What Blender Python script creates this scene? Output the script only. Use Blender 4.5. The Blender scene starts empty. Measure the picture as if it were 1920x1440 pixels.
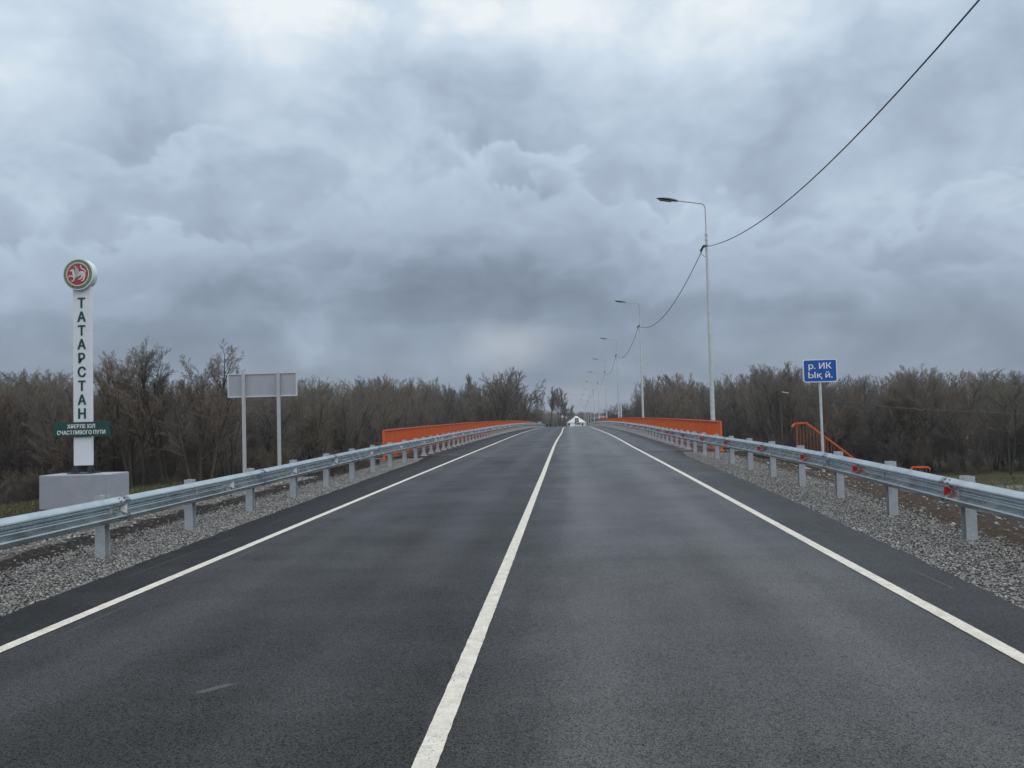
import bpy, bmesh, math, random
import numpy as np
from mathutils import Vector, Matrix

S = bpy.context.scene
COL = S.collection
R = math.radians

# ------------------------------------------------------------------ camera
F = 1442.0                      # focal length in pixels of the 1920 px wide photograph
VX, VY, ROLL, EYE = 1067.0, 772.0, 0.027, 1.63
CAMX = 0.725
c_y = Vector(((VX - 960) / F, -(VY - 720) / F, -1)).normalized()
h = Vector((1, ROLL, 0)).normalized()
c_x = (h - h.dot(c_y) * c_y).normalized()
c_z = c_x.cross(c_y)
M = Matrix((c_x, c_y, c_z)).to_4x4()
M.translation = Vector((CAMX, 0, EYE))
cam = bpy.data.objects.new('camera', bpy.data.cameras.new('camera'))
COL.objects.link(cam)
cam.matrix_world = M
cam.data.sensor_width = 36
cam.data.lens = 36 * F / 1920
cam.data.clip_start = 0.1
cam.data.clip_end = 20000
S.camera = cam
ROT = M.to_3x3()


def proj(x, y, z):
    """world point -> photograph pixel (only used to find how tall the trees of a stretch of wood are)"""
    v = ROT.transposed() @ Vector((x - CAMX, y, z - EYE))
    if v.z > -0.1: return None
    return 960 + F * v.x / -v.z, 720 - F * v.y / -v.z


def cx(px, d):
    """lateral position of a thing that stands d metres ahead and shows at column px at the height of the horizon"""
    q = ROT @ Vector(((px - 960) / F, -(VY - ROLL * (px - VX) - 720) / F, -1))
    return CAMX + q.x / q.y * d

# ------------------------------------------------------------------ world: overcast sky with layered clouds
S.view_settings.view_transform = 'Standard'
S.view_settings.look = 'None'
S.view_settings.exposure = 0.0
S.view_settings.gamma = 1.0
SUN_EL, SUN_AZ = R(52), R(115)
world = bpy.data.worlds.new('World')
S.world = world
world.use_nodes = True
NT = world.node_tree
NT.nodes.clear()


class G:
    """tiny node-graph helper"""
    def __init__(s, nt): s.nt = nt
    def n(s, t, **kw):
        nd = s.nt.nodes.new(t)
        for k, v in kw.items():
            if k.startswith('i_'):
                key = k[2:]
                key = int(key) if key.isdigit() else key.replace('_', ' ')
                s.put(nd.inputs[key], v)
            else: setattr(nd, k, v)
        return nd
    def put(s, sock, v):
        if isinstance(v, bpy.types.NodeSocket): s.nt.links.new(v, sock)
        else:
            try: sock.default_value = v
            except Exception: sock.default_value = tuple(v) + (1,)
    def m(s, op, a, b=0.0, c=0.0, clamp=False):
        nd = s.nt.nodes.new('ShaderNodeMath'); nd.operation = op; nd.use_clamp = clamp
        s.put(nd.inputs[0], a); s.put(nd.inputs[1], b); s.put(nd.inputs[2], c)
        return nd.outputs[0]
    def v(s, op, a, b=(0, 0, 0), scale=None):
        nd = s.nt.nodes.new('ShaderNodeVectorMath'); nd.operation = op
        s.put(nd.inputs[0], a)
        if op != 'SCALE': s.put(nd.inputs[1], b)
        if scale is not None: s.put(nd.inputs['Scale'], scale)
        return nd.outputs['Value'] if op in ('LENGTH', 'DISTANCE', 'DOT_PRODUCT') else nd.outputs[0]
    def noise(s, vec, scale, detail=4, rough=0.5, dist=0.0, col=False, lac=2.0, dim='3D'):
        nd = s.n('ShaderNodeTexNoise', noise_dimensions=dim, i_Vector=vec, i_Scale=scale, i_Detail=detail, i_Roughness=rough, i_Distortion=dist, i_Lacunarity=lac)
        return nd.outputs[1] if col else nd.outputs[0]
    def ramp(s, fac, stops, interp='LINEAR'):
        nd = s.nt.nodes.new('ShaderNodeValToRGB'); nd.color_ramp.interpolation = interp
        e = nd.color_ramp.elements
        while len(e) < len(stops): e.new(0.5)
        for i, (p, c) in enumerate(stops):
            e[i].position = p
            e[i].color = (c, c, c, 1) if isinstance(c, (int, float)) else tuple(c) + (1,)
        s.put(nd.inputs[0], fac)
        return nd.outputs[0]
    def mix(s, f, a, b, typ='MIX'):
        nd = s.nt.nodes.new('ShaderNodeMix'); nd.data_type = 'RGBA'; nd.blend_type = typ
        s.put(nd.inputs[0], f); s.put(nd.inputs[6], a); s.put(nd.inputs[7], b)
        return nd.outputs[2]
    def mr(s, x, a, b, c=0.0, d=1.0, smooth=True):
        nd = s.nt.nodes.new('ShaderNodeMapRange'); nd.interpolation_type = 'SMOOTHSTEP' if smooth else 'LINEAR'
        for i, q in enumerate((x, a, b, c, d)): s.put(nd.inputs[i], q)
        return nd.outputs[0]


g = G(NT)
tc = g.n('ShaderNodeTexCoord').outputs['Generated']
sky = g.n('ShaderNodeTexSky', sky_type='NISHITA', sun_disc=False, sun_elevation=SUN_EL, sun_rotation=SUN_AZ, air_density=1.0, dust_density=2.0)
sep = g.n('ShaderNodeSeparateXYZ', i_Vector=tc)
dx, dy, dz = sep.outputs
hl = g.m('SQRT', g.m('ADD', g.m('MULTIPLY', dx, dx), g.m('MULTIPLY', dy, dy)))
AZ = g.m('ARCTAN2', dx, g.m('ADD', g.m('ABSOLUTE', dy), 0.0001))       # bearing from the road's direction
EL = g.m('ARCTAN2', dz, hl)                                            # elevation


def pix_dir(px, py):
    return (ROT @ Vector(((px - 960) / F, -(py - 720) / F, -1))).normalized()


def azel(px, py):
    d = pix_dir(px, py)
    return math.atan2(d.x, d.y), math.atan2(d.z, math.hypot(d.x, d.y))


Q = g.n('ShaderNodeCombineXYZ', i_X=AZ, i_Y=g.m('MULTIPLY', EL, 1.35)).outputs[0]
warp = g.v('SCALE', g.v('SUBTRACT', g.noise(Q, 6.0, 2, 0.5, col=True, dim='2D'), (0.5, 0.5, 0.5)), scale=0.07)
QW = g.v('ADD', Q, warp)


def puffs(p, sc):
    """rounded heaps: cells broken up by fine noise"""
    nd = g.n('ShaderNodeTexVoronoi', voronoi_dimensions='2D', i_Vector=p, i_Scale=sc, i_Detail=2.0, i_Roughness=0.5, i_Lacunarity=2.3)
    return g.m('ADD', g.m('SUBTRACT', 0.50, nd.outputs['Distance']), g.m('MULTIPLY', g.m('SUBTRACT', g.noise(p, sc * 1.6, 5, 0.6, dim='2D'), 0.5), 0.8))


PF = puffs(QW, 8.0)
PF2 = puffs(g.v('ADD', QW, (5.3, 2.2, 0)), 12.0)
soft = g.noise(g.v('ADD', QW, (3.1, 1.7, 0)), 3.4, 5, 0.5, dim='2D')
softer = g.noise(g.v('MULTIPLY', g.v('ADD', QW, (7.1, 0.7, 0)), (1.0, 2.2, 1.0)), 3.6, 5, 0.55, dim='2D')


def edge_curve(pts):
    """elevation of a cloud bank's upper rim as a function of bearing"""
    e = sorted(azel(px, py) for px, py in pts)
    lo, hi = e[0][0], e[-1][0]
    t = g.m('DIVIDE', g.m('SUBTRACT', AZ, lo), hi - lo, clamp=True)
    return g.ramp(t, [((a_ - lo) / (hi - lo), v_) for a_, v_ in e], 'B_SPLINE')


def blob(px, py, rad, sx=1.0, edge=0.0):
    """soft patch of cloud round a sky direction, with wispy rim"""
    a_, e_ = azel(px, py)
    d = g.v('MULTIPLY', g.v('SUBTRACT', QW, (a_, e_ * 1.35, 0)), (1.0 / sx, 0.8, 0.0))
    return g.mr(g.v('LENGTH', d), rad, edge, 0.0, 1.0)


def bank(val, pts, pf, amp, soft_lo, hi_v, lo_v, depth, strength=1.0):
    t = g.m('SUBTRACT', g.m('ADD', edge_curve(pts), g.m('MULTIPLY', pf, amp)), EL)
    w = g.m('ADD', soft_lo, g.m('MULTIPLY', g.mr(softer, 0.45, 0.62), 0.045))     # the rim is crisp in places, melting in others
    mask = g.m('MULTIPLY', g.mr(t, 0.0, w), strength)
    body = g.mr(t, 0.0, depth, hi_v, lo_v)
    nd = g.nt.nodes.new('ShaderNodeMix'); nd.data_type = 'FLOAT'
    g.put(nd.inputs[0], mask); g.put(nd.inputs[2], val); g.put(nd.inputs[3], body)
    return nd.outputs[0]


val = g.mr(EL, 0.12, 0.55, 0.46, 0.72, smooth=False)
val = g.m('ADD', val, g.m('MULTIPLY', g.m('SUBTRACT', soft, 0.5), 0.6))
for px, py, r_, sx, a_ in [(540, 20, .14, 1.8, .24), (1000, 0, .12, 1.6, .22), (820, -10, .10, 1.2, .14), (30, 130, .16, 1.2, .16), (1240, 70, .15, 1.8, .16), (1560, 70, .16, 1.3, .09),
                           (720, 140, .11, 2.8, -.15), (1080, 160, .11, 2.4, -.13), (200, 260, .10, 1.8, -.07), (1400, 200, .09, 1.6, -.06), (1750, 60, .14, 1.4, .05), (260, 190, .12, 1.6, -.04), (1640, 190, .12, 1.8, -.05)]:
    val = g.m('ADD', val, g.m('MULTIPLY', blob(px, py, r_, sx), a_))
val = bank(val, [(-300, 260), (0, 250), (230, 240), (420, 205), (470, 170), (620, 165), (690, 240), (770, 235), (800, 195), (880, 200), (1000, 225), (1080, 265), (1160, 330), (1300, 365), (1390, 320), (1480, 305), (1560, 345), (1700, 330), (1920, 300), (2200, 300)], PF, .075, .016, .665, .46, .09)
val = bank(val, [(-300, 400), (0, 405), (200, 380), (380, 420), (470, 355), (540, 380), (590, 325), (700, 305), (810, 300), (900, 300), (1010, 330), (1150, 340), (1250, 400), (1400, 380), (1560, 420), (1750, 440), (1920, 420), (2200, 420)], PF2, .065, .018, .60, .40, .09, .85)
val = bank(val, [(-300, 560), (0, 540), (200, 520), (350, 420), (480, 430), (600, 470), (720, 425), (860, 420), (1000, 430), (1110, 440), (1230, 430), (1400, 470), (1600, 500), (1800, 480), (1920, 500), (2200, 500)], PF, .05, .02, .50, .27, .08, .85)
val = bank(val, [(-300, 600), (0, 600), (200, 590), (400, 610), (600, 640), (820, 640), (950, 625), (1100, 640), (1300, 640), (1500, 610), (1700, 600), (1850, 640), (1920, 640), (2200, 620)], softer, .06, .015, .39, .27, .04, .8)
for px, py, r_, sx, a_ in [(850, 540, .10, 2.8, -.13), (680, 490, .08, 2.2, -.03), (850, 390, .09, 2.4, .05), (1700, 540, .14, 2.0, -.05), (400, 575, .09, 2.4, -.04), (1300, 640, .08, 2.4, -.03), (850, 690, .045, 1.6, .12), (965, 652, .045, 2.0, .22), (560, 640, .06, 1.2, .08), (90, 480, .14, 1.6, .03), (1880, 610, .10, 1.6, -.10), (1780, 655, .03, 3.0, .06), (560, 650, .035, 2.2, .07)]:
    val = g.m('ADD', val, g.m('MULTIPLY', blob(px, py, r_, sx), a_))
val = g.m('ADD', val, g.m('ADD', g.m('MULTIPLY', PF2, 0.09), g.m('MULTIPLY', PF, 0.05)))
val = g.m('ADD', g.m('MULTIPLY', g.m('SUBTRACT', val, 0.47), 1.16), 0.492)
val = g.m('ADD', val, g.m('MULTIPLY', g.m('SUBTRACT', softer, 0.5), 0.34))
cl = g.ramp(val, [(0.0, (.16, .205, .27)), (0.2, (.235, .295, .38)), (0.4, (.345, .425, .535)), (0.6, (.48, .585, .71)), (0.8, (.64, .75, .86)), (1.0, (.88, .94, .97))])
# faint warm break low over the far end of the road
wb = g.m('MULTIPLY', blob(965, 652, .05, 2.0), 0.5)
cl = g.mix(wb, cl, (.46, .47, .50, 1))
wb2 = g.m('MULTIPLY', blob(1098, 745, .035, 1.3), 0.3)
cl = g.mix(wb2, cl, (.50, .49, .50, 1))
# below the horizon the sky light is that of a dull ground
cl = g.mix(g.mr(dz, -0.02, -0.12), cl, (.10, .10, .11, 1))
# the cloud is thinner overhead and behind the viewer, where most of the daylight comes from
gain = g.m('ADD', 1.0, g.m('ADD', g.m('MULTIPLY', g.mr(EL, 0.52, 1.15), 0.9), g.m('MULTIPLY', g.m('MULTIPLY', g.mr(dy, 0.2, -0.5), g.mr(EL, 0.0, 0.5)), 0.6)))
# away from the gap of view the light is a neutral white
neutral = g.mix(g.mr(gain, 1.05, 1.5), cl, (.62, .64, .66, 1))
bright = g.v('SCALE', neutral, scale=g.m('MULTIPLY', gain, 10.0))
over = g.mix(0.96, sky.outputs[0], bright)
bg = g.n('ShaderNodeBackground', i_Color=over, i_Strength=0.1)
wo = g.n('ShaderNodeOutputWorld', i_Surface=bg.outputs[0])
for nd in NT.nodes:
    if nd.bl_idname == 'ShaderNodeMix': nd.clamp_result = False

sun = bpy.data.objects.new('sun', bpy.data.lights.new('sun', 'SUN'))
COL.objects.link(sun)
sun.data.energy = 0.95
sun.data.angle = R(40)
sun.data.color = (1, .955, .89)
sun.rotation_euler = (R(90) - SUN_EL, 0, math.pi - SUN_AZ)
try:
    world.cycles.sampling_method = 'MANUAL'
    world.cycles.sample_map_resolution = 512
except Exception: pass


# ------------------------------------------------------------------ helpers
def link(o, parent=None):
    COL.objects.link(o)
    if parent is not None: o.parent = parent
    return o


def tag(o, label=None, cat=None, group=None, kind=None):
    if label: o['label'] = label
    if cat: o['category'] = cat
    if group: o['group'] = group
    if kind: o['kind'] = kind
    return o


def thing(name, label, cat, loc=(0, 0, 0), rotz=0.0, group=None):
    o = bpy.data.objects.new(name, None)
    link(o)
    o.location = loc
    o.rotation_euler = (0, 0, rotz)
    o.empty_display_size = 0.3
    return tag(o, label, cat, group)


class MB:
    """collects quads and n-gons into one mesh"""
    def __init__(s): s.v, s.f, s.mi = [], [], []
    def add(s, vs, fs, mi=0):
        b = len(s.v)
        s.v += [tuple(p) for p in vs]
        s.f += [tuple(i + b for i in f) for f in fs]
        s.mi += [mi] * len(fs)
    def box(s, x0, y0, z0, x1, y1, z1, mi=0):
        s.add([(x0, y0, z0), (x1, y0, z0), (x1, y1, z0), (x0, y1, z0), (x0, y0, z1), (x1, y0, z1), (x1, y1, z1), (x0, y1, z1)],
              [(0, 3, 2, 1), (4, 5, 6, 7), (0, 1, 5, 4), (1, 2, 6, 5), (2, 3, 7, 6), (3, 0, 4, 7)], mi)
    def bar(s, a, b, w, hgt, mi=0, up=(0, 0, 1)):
        a, b = Vector(a), Vector(b); d = (b - a).normalized(); u = Vector(up)
        sd = d.cross(u)
        if sd.length < 1e-4: sd = Vector((1, 0, 0))
        sd.normalize(); u = sd.cross(d).normalized()
        vs = [p + sd * (w / 2 * i) + u * (hgt / 2 * j) for p in (a, b) for i, j in ((-1, -1), (1, -1), (1, 1), (-1, 1))]
        s.add(vs, [(3, 2, 1, 0), (4, 5, 6, 7), (0, 1, 5, 4), (1, 2, 6, 5), (2, 3, 7, 6), (3, 0, 4, 7)], mi)
    def tube(s, pts, rads, n=8, mi=0, caps=True):
        pts = [Vector(p) for p in pts]
        if not hasattr(rads, '__len__'): rads = [rads] * len(pts)
        rings = []
        ref = None
        for i, p in enumerate(pts):
            d = (pts[min(i + 1, len(pts) - 1)] - pts[max(i - 1, 0)]).normalized()
            if ref is None:
                ref = Vector((1, 0, 0)) if abs(d.x) < 0.8 else Vector((0, 1, 0))
            a = (ref - ref.dot(d) * d).normalized(); ref = a
            b = d.cross(a)
            rings.append([p + (a * math.cos(t) + b * math.sin(t)) * rads[i] for t in [2 * math.pi * k / n for k in range(n)]])
        vs = [q for r in rings for q in r]
        fs = [(i * n + k, i * n + (k + 1) % n, (i + 1) * n + (k + 1) % n, (i + 1) * n + k) for i in range(len(pts) - 1) for k in range(n)]
        if caps: fs += [tuple(range(n - 1, -1, -1)), tuple(range((len(pts) - 1) * n, len(pts) * n))]
        s.add(vs, fs, mi)
    def prism(s, poly, y0, y1, mi=0):
        """polygon in x,z extruded along y"""
        n = len(poly)
        vs = [(x, y0, z) for x, z in poly] + [(x, y1, z) for x, z in poly]
        s.add(vs, [tuple(range(n)), tuple(range(2 * n - 1, n - 1, -1))] + [(i, i + n, (i + 1) % n + n, (i + 1) % n) for i in range(n)], mi)
    def loft(s, rings, mi=0, closed=True, caps=True):
        n = len(rings[0]); vs = [p for r in rings for p in r]
        m_ = n if closed else n - 1
        fs = [(i * n + k, i * n + (k + 1) % n, (i + 1) * n + (k + 1) % n, (i + 1) * n + k) for i in range(len(rings) - 1) for k in range(m_)]
        if caps and closed: fs += [tuple(range(n - 1, -1, -1)), tuple(range((len(rings) - 1) * n, len(rings) * n))]
        s.add(vs, fs, mi)
    def build(s, name, mats, parent=None, smooth=False, bevel=0.0, loc=None, sharp=32):
        me = bpy.data.meshes.new(name)
        me.from_pydata(s.v, [], s.f)
        for m_ in (mats if isinstance(mats, (list, tuple)) else [mats]): me.materials.append(m_)
        me.polygons.foreach_set('material_index', s.mi)
        bm = bmesh.new(); bm.from_mesh(me); bmesh.ops.recalc_face_normals(bm, faces=bm.faces)
        if bevel > 0:
            es = [e for e in bm.edges if len(e.link_faces) == 2 and e.calc_face_angle(0) > 0.6]
            bmesh.ops.bevel(bm, geom=es, offset=bevel, segments=2, affect='EDGES', profile=0.6)
        bm.to_mesh(me); bm.free()
        if smooth:
            me.shade_smooth()
            me.set_sharp_from_angle(angle=R(sharp))
        o = bpy.data.objects.new(name, me)
        if loc is not None: o.location = loc
        return link(o, parent)


def mesh_np(name, verts, faces, mat, smooth=False):
    """fast mesh from numpy arrays, faces (n,k)"""
    me = bpy.data.meshes.new(name)
    k = faces.shape[1]
    me.vertices.add(len(verts)); me.loops.add(faces.size); me.polygons.add(len(faces))
    me.vertices.foreach_set('co', verts.astype(np.float32).ravel())
    me.loops.foreach_set('vertex_index', faces.astype(np.int32).ravel())
    me.polygons.foreach_set('loop_start', np.arange(0, faces.size, k, dtype=np.int32))
    if smooth: me.polygons.foreach_set('use_smooth', np.ones(len(faces), dtype=bool))
    me.materials.append(mat)
    me.update(calc_edges=True)
    return me


# ------------------------------------------------------------------ materials
def mat(name, fn, rough=0.8, metal=0.0, spec=0.5, **kw):
    m = bpy.data.materials.new(name); m.use_nodes = True
    nt = m.node_tree; nt.nodes.clear()
    q = G(nt)
    b = q.n('ShaderNodeBsdfPrincipled'); o = q.n('ShaderNodeOutputMaterial', i_Surface=b.outputs[0])
    b.inputs['Roughness'].default_value = rough
    b.inputs['Metallic'].default_value = metal
    b.inputs['Specular IOR Level'].default_value = spec
    r = fn(q, b)
    if r is not None: q.put(b.inputs['Base Color'], r)
    return m


def bump(q, b, height, strength=0.5, dist=0.01):
    bp = q.n('ShaderNodeBump', i_Height=height, i_Strength=strength, i_Distance=dist)
    q.put(b.inputs['Normal'], bp.outputs[0])


def pos(q): return q.n('ShaderNodeNewGeometry').outputs['Position']
def objc(q): return q.n('ShaderNodeTexCoord').outputs['Object']


def flat(c, var=0.12, scale=6.0, dirt=0.0):
    def f(q, b):
        n = q.noise(objc(q), scale, 5, 0.6)
        a = tuple(x * (1 - var) for x in c); d = tuple(min(1, x * (1 + var)) for x in c)
        col = q.ramp(n, [(0.3, a), (0.7, d)])
        return col
    return f


def m_asphalt(q, b):
    p = pos(q)
    fine = q.noise(p, 150, 2, 0.7)
    grit = q.n('ShaderNodeTexVoronoi', i_Vector=p, i_Scale=150.0)
    gc = q.n('ShaderNodeSeparateXYZ', i_Vector=grit.outputs['Color']).outputs[0]
    mp = q.v('MULTIPLY', p, (1.0, 0.16, 1.0))
    lane = q.noise(mp, 1.3, 4, 0.55)
    cross = q.noise(q.v('MULTIPLY', p, (0.35, 1.3, 1.0)), 1.1, 4, 0.6)
    blot = q.noise(p, 0.45, 5, 0.6)
    sx = q.n('ShaderNodeSeparateXYZ', i_Vector=p)
    X, Y = sx.outputs[0], sx.outputs[1]
    # closer textured lane right of the centre, its reflection partly put into a paler colour, wheel tracks slightly polished
    right = q.mr(q.m('ADD', X, q.m('MULTIPLY', lane, 0.8)), 0.2, 1.3)
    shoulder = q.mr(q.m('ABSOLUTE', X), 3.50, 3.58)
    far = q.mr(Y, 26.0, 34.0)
    t = q.m('ADD', q.m('MULTIPLY', q.m('SUBTRACT', lane, 0.5), 0.5), q.m('MULTIPLY', q.m('SUBTRACT', cross, 0.5), 0.35))
    t = q.m('ADD', t, q.m('MULTIPLY', q.m('SUBTRACT', blot, 0.5), 0.55))
    t = q.m('ADD', t, q.m('MULTIPLY', right, 0.40))
    wheel = q.m('MAXIMUM', q.mr(q.m('ABSOLUTE', q.m('SUBTRACT', q.m('ABSOLUTE', q.m('SUBTRACT', q.m('ABSOLUTE', X), 1.75)), 0.85)), 0.45, 0.05), 0.0)
    t = q.m('ADD', t, q.m('MULTIPLY', wheel, 0.12))
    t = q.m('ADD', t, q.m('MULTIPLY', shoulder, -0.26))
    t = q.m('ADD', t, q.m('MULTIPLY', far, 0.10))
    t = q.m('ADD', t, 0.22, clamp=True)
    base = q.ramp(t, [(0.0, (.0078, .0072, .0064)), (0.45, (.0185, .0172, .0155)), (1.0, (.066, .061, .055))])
    gr = q.m('ADD', q.m('MULTIPLY', fine, 0.9), q.m('MULTIPLY', gc, 0.75))
    base = q.mix(1.0, base, q.ramp(gr, [(0.35, 0.30), (0.8, 1.0), (1.0, 1.6)]), 'MULTIPLY')
    # sealing joint over the bridge abutment
    jt = q.m('MULTIPLY', q.mr(q.m('ABSOLUTE', q.m('SUBTRACT', Y, 31.6)), 0.20, 0.05), 0.55)
    base = q.mix(jt, base, (.13, .13, .135, 1))
    # small pits, and pale scrape lines running along the lane edges
    pit = q.n('ShaderNodeTexVoronoi', voronoi_dimensions='2D', i_Vector=p, i_Scale=0.9)
    base = q.mix(q.m('MULTIPLY', q.mr(pit.outputs['Distance'], 0.022, 0.012), 0.8), base, (.006, .006, .006, 1))
    sc = q.m('MULTIPLY', q.mr(q.m('ABSOLUTE', q.m('SUBTRACT', q.m('ABSOLUTE', X), 3.28)), 0.012, 0.004), q.mr(q.noise(q.v('MULTIPLY', p, (8.0, 0.5, 1.0)), 1.0, 2, 0.5), 0.52, 0.60))
    sc2 = q.m('MULTIPLY', q.mr(q.m('ABSOLUTE', q.m('SUBTRACT', q.m('ABSOLUTE', X), 4.02)), 0.012, 0.004), q.mr(q.noise(q.v('MULTIPLY', p, (8.0, 0.4, 1.0)), 1.3, 2, 0.5), 0.50, 0.58))
    base = q.mix(q.m('MULTIPLY', q.m('MAXIMUM', sc, sc2), 0.45), base, (.17, .17, .16, 1))
    # pale rubbed streak
    dxs = q.m('SUBTRACT', X, q.m('ADD', q.m('MULTIPLY', Y, 0.9), -5.64)); dys = q.m('ABSOLUTE', q.m('SUBTRACT', Y, 4.62))
    st = q.m('MULTIPLY', q.mr(q.m('ABSOLUTE', dxs), 0.055, 0.015), q.mr(dys, 0.10, 0.06))
    base = q.mix(q.m('MULTIPLY', st, 0.35), base, (.17, .175, .18, 1))
    q.put(b.inputs['Roughness'], q.m('SUBTRACT', 0.50, q.m('MULTIPLY', t, 0.18)))
    q.put(b.inputs['Specular IOR Level'], q.m('MULTIPLY', q.mr(gr, 0.40, 1.25, 0.05, 1.1), q.m('ADD', 0.26, q.m('MULTIPLY', t, 1.1))))  # low grain reflects less, standing in for shade inside the surface cavities
    bump(q, b, q.m('ADD', q.m('MULTIPLY', gc, 0.6), fine), 0.40, 0.005)
    return base


def m_paint(q, b):
    p = pos(q)
    w = q.noise(p, 60, 4, 0.7)
    w2 = q.noise(p, 3.0, 3, 0.6)
    worn = q.mr(q.m('ADD', w, q.m('MULTIPLY', w2, 0.35)), 0.585, 0.50)
    speck = q.mr(q.noise(p, 110, 2, 0.6), 0.60, 0.68)
    col = q.mix(q.m('MAXIMUM', worn, q.m('MULTIPLY', speck, 0.7)), q.ramp(q.noise(p, 9, 4, 0.6), [(0.3, (.50, .475, .41)), (0.7, (.68, .66, .60))]), (.20, .20, .19, 1))
    bump(q, b, w, 0.4, 0.004)
    return col


def m_ground(q, b):
    p = pos(q)
    s_ = q.n('ShaderNodeSeparateXYZ', i_Vector=p); X, Y, Z = s_.outputs
    n1 = q.noise(p, 0.9, 6, 0.65); n2 = q.noise(p, 14, 5, 0.7); n3 = q.noise(p, 0.16, 4, 0.6)
    wob = q.m('MULTIPLY', q.m('SUBTRACT', n1, 0.5), 0.9)
    A = q.m('ADD', q.m('ABSOLUTE', X), wob)
    soil = q.ramp(n2, [(0.25, (.006, .0045, .0035)), (0.6, (.018, .014, .011)), (0.9, (.05, .04, .032))])
    stone = q.n('ShaderNodeTexVoronoi', i_Vector=p, i_Scale=24.0)
    stc = q.n('ShaderNodeSeparateXYZ', i_Vector=stone.outputs['Color']).outputs[0]
    grav = q.ramp(stc, [(0.0, (.08, .077, .07)), (0.6, (.17, .165, .155)), (1.0, (.32, .31, .295))])
    grav = q.mix(q.mr(stone.outputs['Distance'], 0.35, 0.7), grav, (.05, .045, .04, 1))
    grass = q.ramp(n2, [(0.25, (.030, .032, .014)), (0.6, (.070, .072, .034)), (0.9, (.13, .115, .06))])
    litter = q.ramp(n2, [(0.25, (.028, .020, .013)), (0.7, (.075, .057, .040))])
    far = q.mix(q.mr(n3, 0.42, 0.58), litter, grass)
    near = soil
    g2 = q.m('MULTIPLY', q.m('MULTIPLY', q.mr(A, 8.35, 8.6), q.mr(A, 12.8, 12.0)), q.mr(X, 1.0, -1.0))
    near = q.mix(g2, near, grav)
    near = q.mix(q.mr(X, 2.0, 4.0), near, q.mix(1.0, near, (3.0, 2.7, 2.4, 1), 'MULTIPLY'))
    near = q.mix(q.m('MULTIPLY', q.mr(stc, 0.90, 0.93), 0.5), near, (.16, .15, .135, 1))
    gl = q.m('MULTIPLY', q.mr(A, 13.0, 14.2), q.mr(X, 1.0, -1.0))
    near = q.mix(gl, near, grass)
    k = q.m('MAXIMUM', q.mr(A, 18.0, 24.0), q.mr(Y, 28.0, 34.0))
    col = q.mix(k, near, far)
    # mown strip and pale dirt track on the low ground to the right
    rg = q.m('MULTIPLY', q.mr(X, 24.0, 27.0), q.mr(Y, 72.0, 68.0))
    col = q.mix(rg, col, grass)
    tr = q.m('MULTIPLY', rg, q.mr(q.m('ABSOLUTE', q.m('SUBTRACT', q.m('ADD', Y, q.m('MULTIPLY', wob, 0.5)), 61.0)), 3.6, 2.8))
    col = q.mix(tr, col, (.15, .14, .13, 1))
    bump(q, b, q.m('ADD', n2, q.m('MULTIPLY', stone.outputs['Distance'], 0.4)), 0.8, 0.05)
    return col


def m_shoulder(q, b):
    p = pos(q)
    v = q.n('ShaderNodeTexVoronoi', i_Vector=p, i_Scale=34.0)
    c = q.n('ShaderNodeSeparateXYZ', i_Vector=v.outputs['Color']).outputs[0]
    col = q.ramp(c, [(0.0, (.045, .045, .042)), (0.6, (.10, .098, .092)), (1.0, (.19, .187, .178))])
    col = q.mix(q.mr(v.outputs['Distance'], 0.35, 0.75), col, (.018, .017, .016, 1))
    bump(q, b, v.outputs['Distance'], 1.0, 0.02)
    return col


def m_stone(q, b):
    r = q.n('ShaderNodeNewGeometry').outputs['Random Per Island']
    n = q.noise(pos(q), 40, 3, 0.6)
    col = q.ramp(r, [(0.0, (.10, .101, .098)), (0.45, (.185, .186, .180)), (0.8, (.27, .271, .264)), (1.0, (.42, .42, .41))])
    return q.mix(1.0, col, q.ramp(n, [(0.2, 0.7), (0.8, 1.2)]), 'MULTIPLY')


def m_galv(tone, rough, spang=38.0, metal=0.85, bp=0.15, cw=0.35):
    def f(q, b):
        p = objc(q)
        v = q.n('ShaderNodeTexVoronoi', i_Vector=p, i_Scale=spang)
        c = q.n('ShaderNodeSeparateXYZ', i_Vector=v.outputs['Color']).outputs[0]
        n = q.noise(p, 3.5, 5 if bp else 2, 0.65 if bp else 0.4)
        s = q.m('ADD', q.m('MULTIPLY', c, cw), q.m('MULTIPLY', n, 1.15 - cw))
        col = q.ramp(s, [(0.2, tuple(x * .78 for x in tone)), (0.6, tone), (0.95, tuple(min(1, x * 1.2) for x in tone))])
        q.put(b.inputs['Roughness'], q.m('ADD', rough - 0.1, q.m('MULTIPLY', s, 0.25)))
        if bp: bump(q, b, n, bp, 0.004)
        return col
    return f


def m_bark(c0, c1, warm=0.5):
    def f(q, b):
        p = objc(q)
        rnd = q.n('ShaderNodeObjectInfo').outputs['Random']
        n = q.noise(p, 1.2, 4, 0.6)
        col = q.ramp(n, [(0.3, c0), (0.7, c1)])
        tint = q.ramp(rnd, [(0.0, (.80, .84, .88)), (0.4, (1.0, .97, .94)), (0.7, (1.12, 1.0, .86)), (1.0, (.92, 1.0, .90))])
        return q.mix(1.0, col, tint, 'MULTIPLY')
    return f


def m_brush(q, b):
    p = pos(q)
    n = q.noise(p, 0.12, 4, 0.6); n2 = q.noise(p, 0.9, 4, 0.6)
    col = q.ramp(n, [(0.28, (.09, .079, .074)), (0.45, (.125, .110, .102)), (0.60, (.15, .130, .095)), (0.75, (.11, .104, .08))])
    return q.mix(1.0, col, q.ramp(n2, [(0.25, 0.65), (0.8, 1.35)]), 'MULTIPLY')


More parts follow.
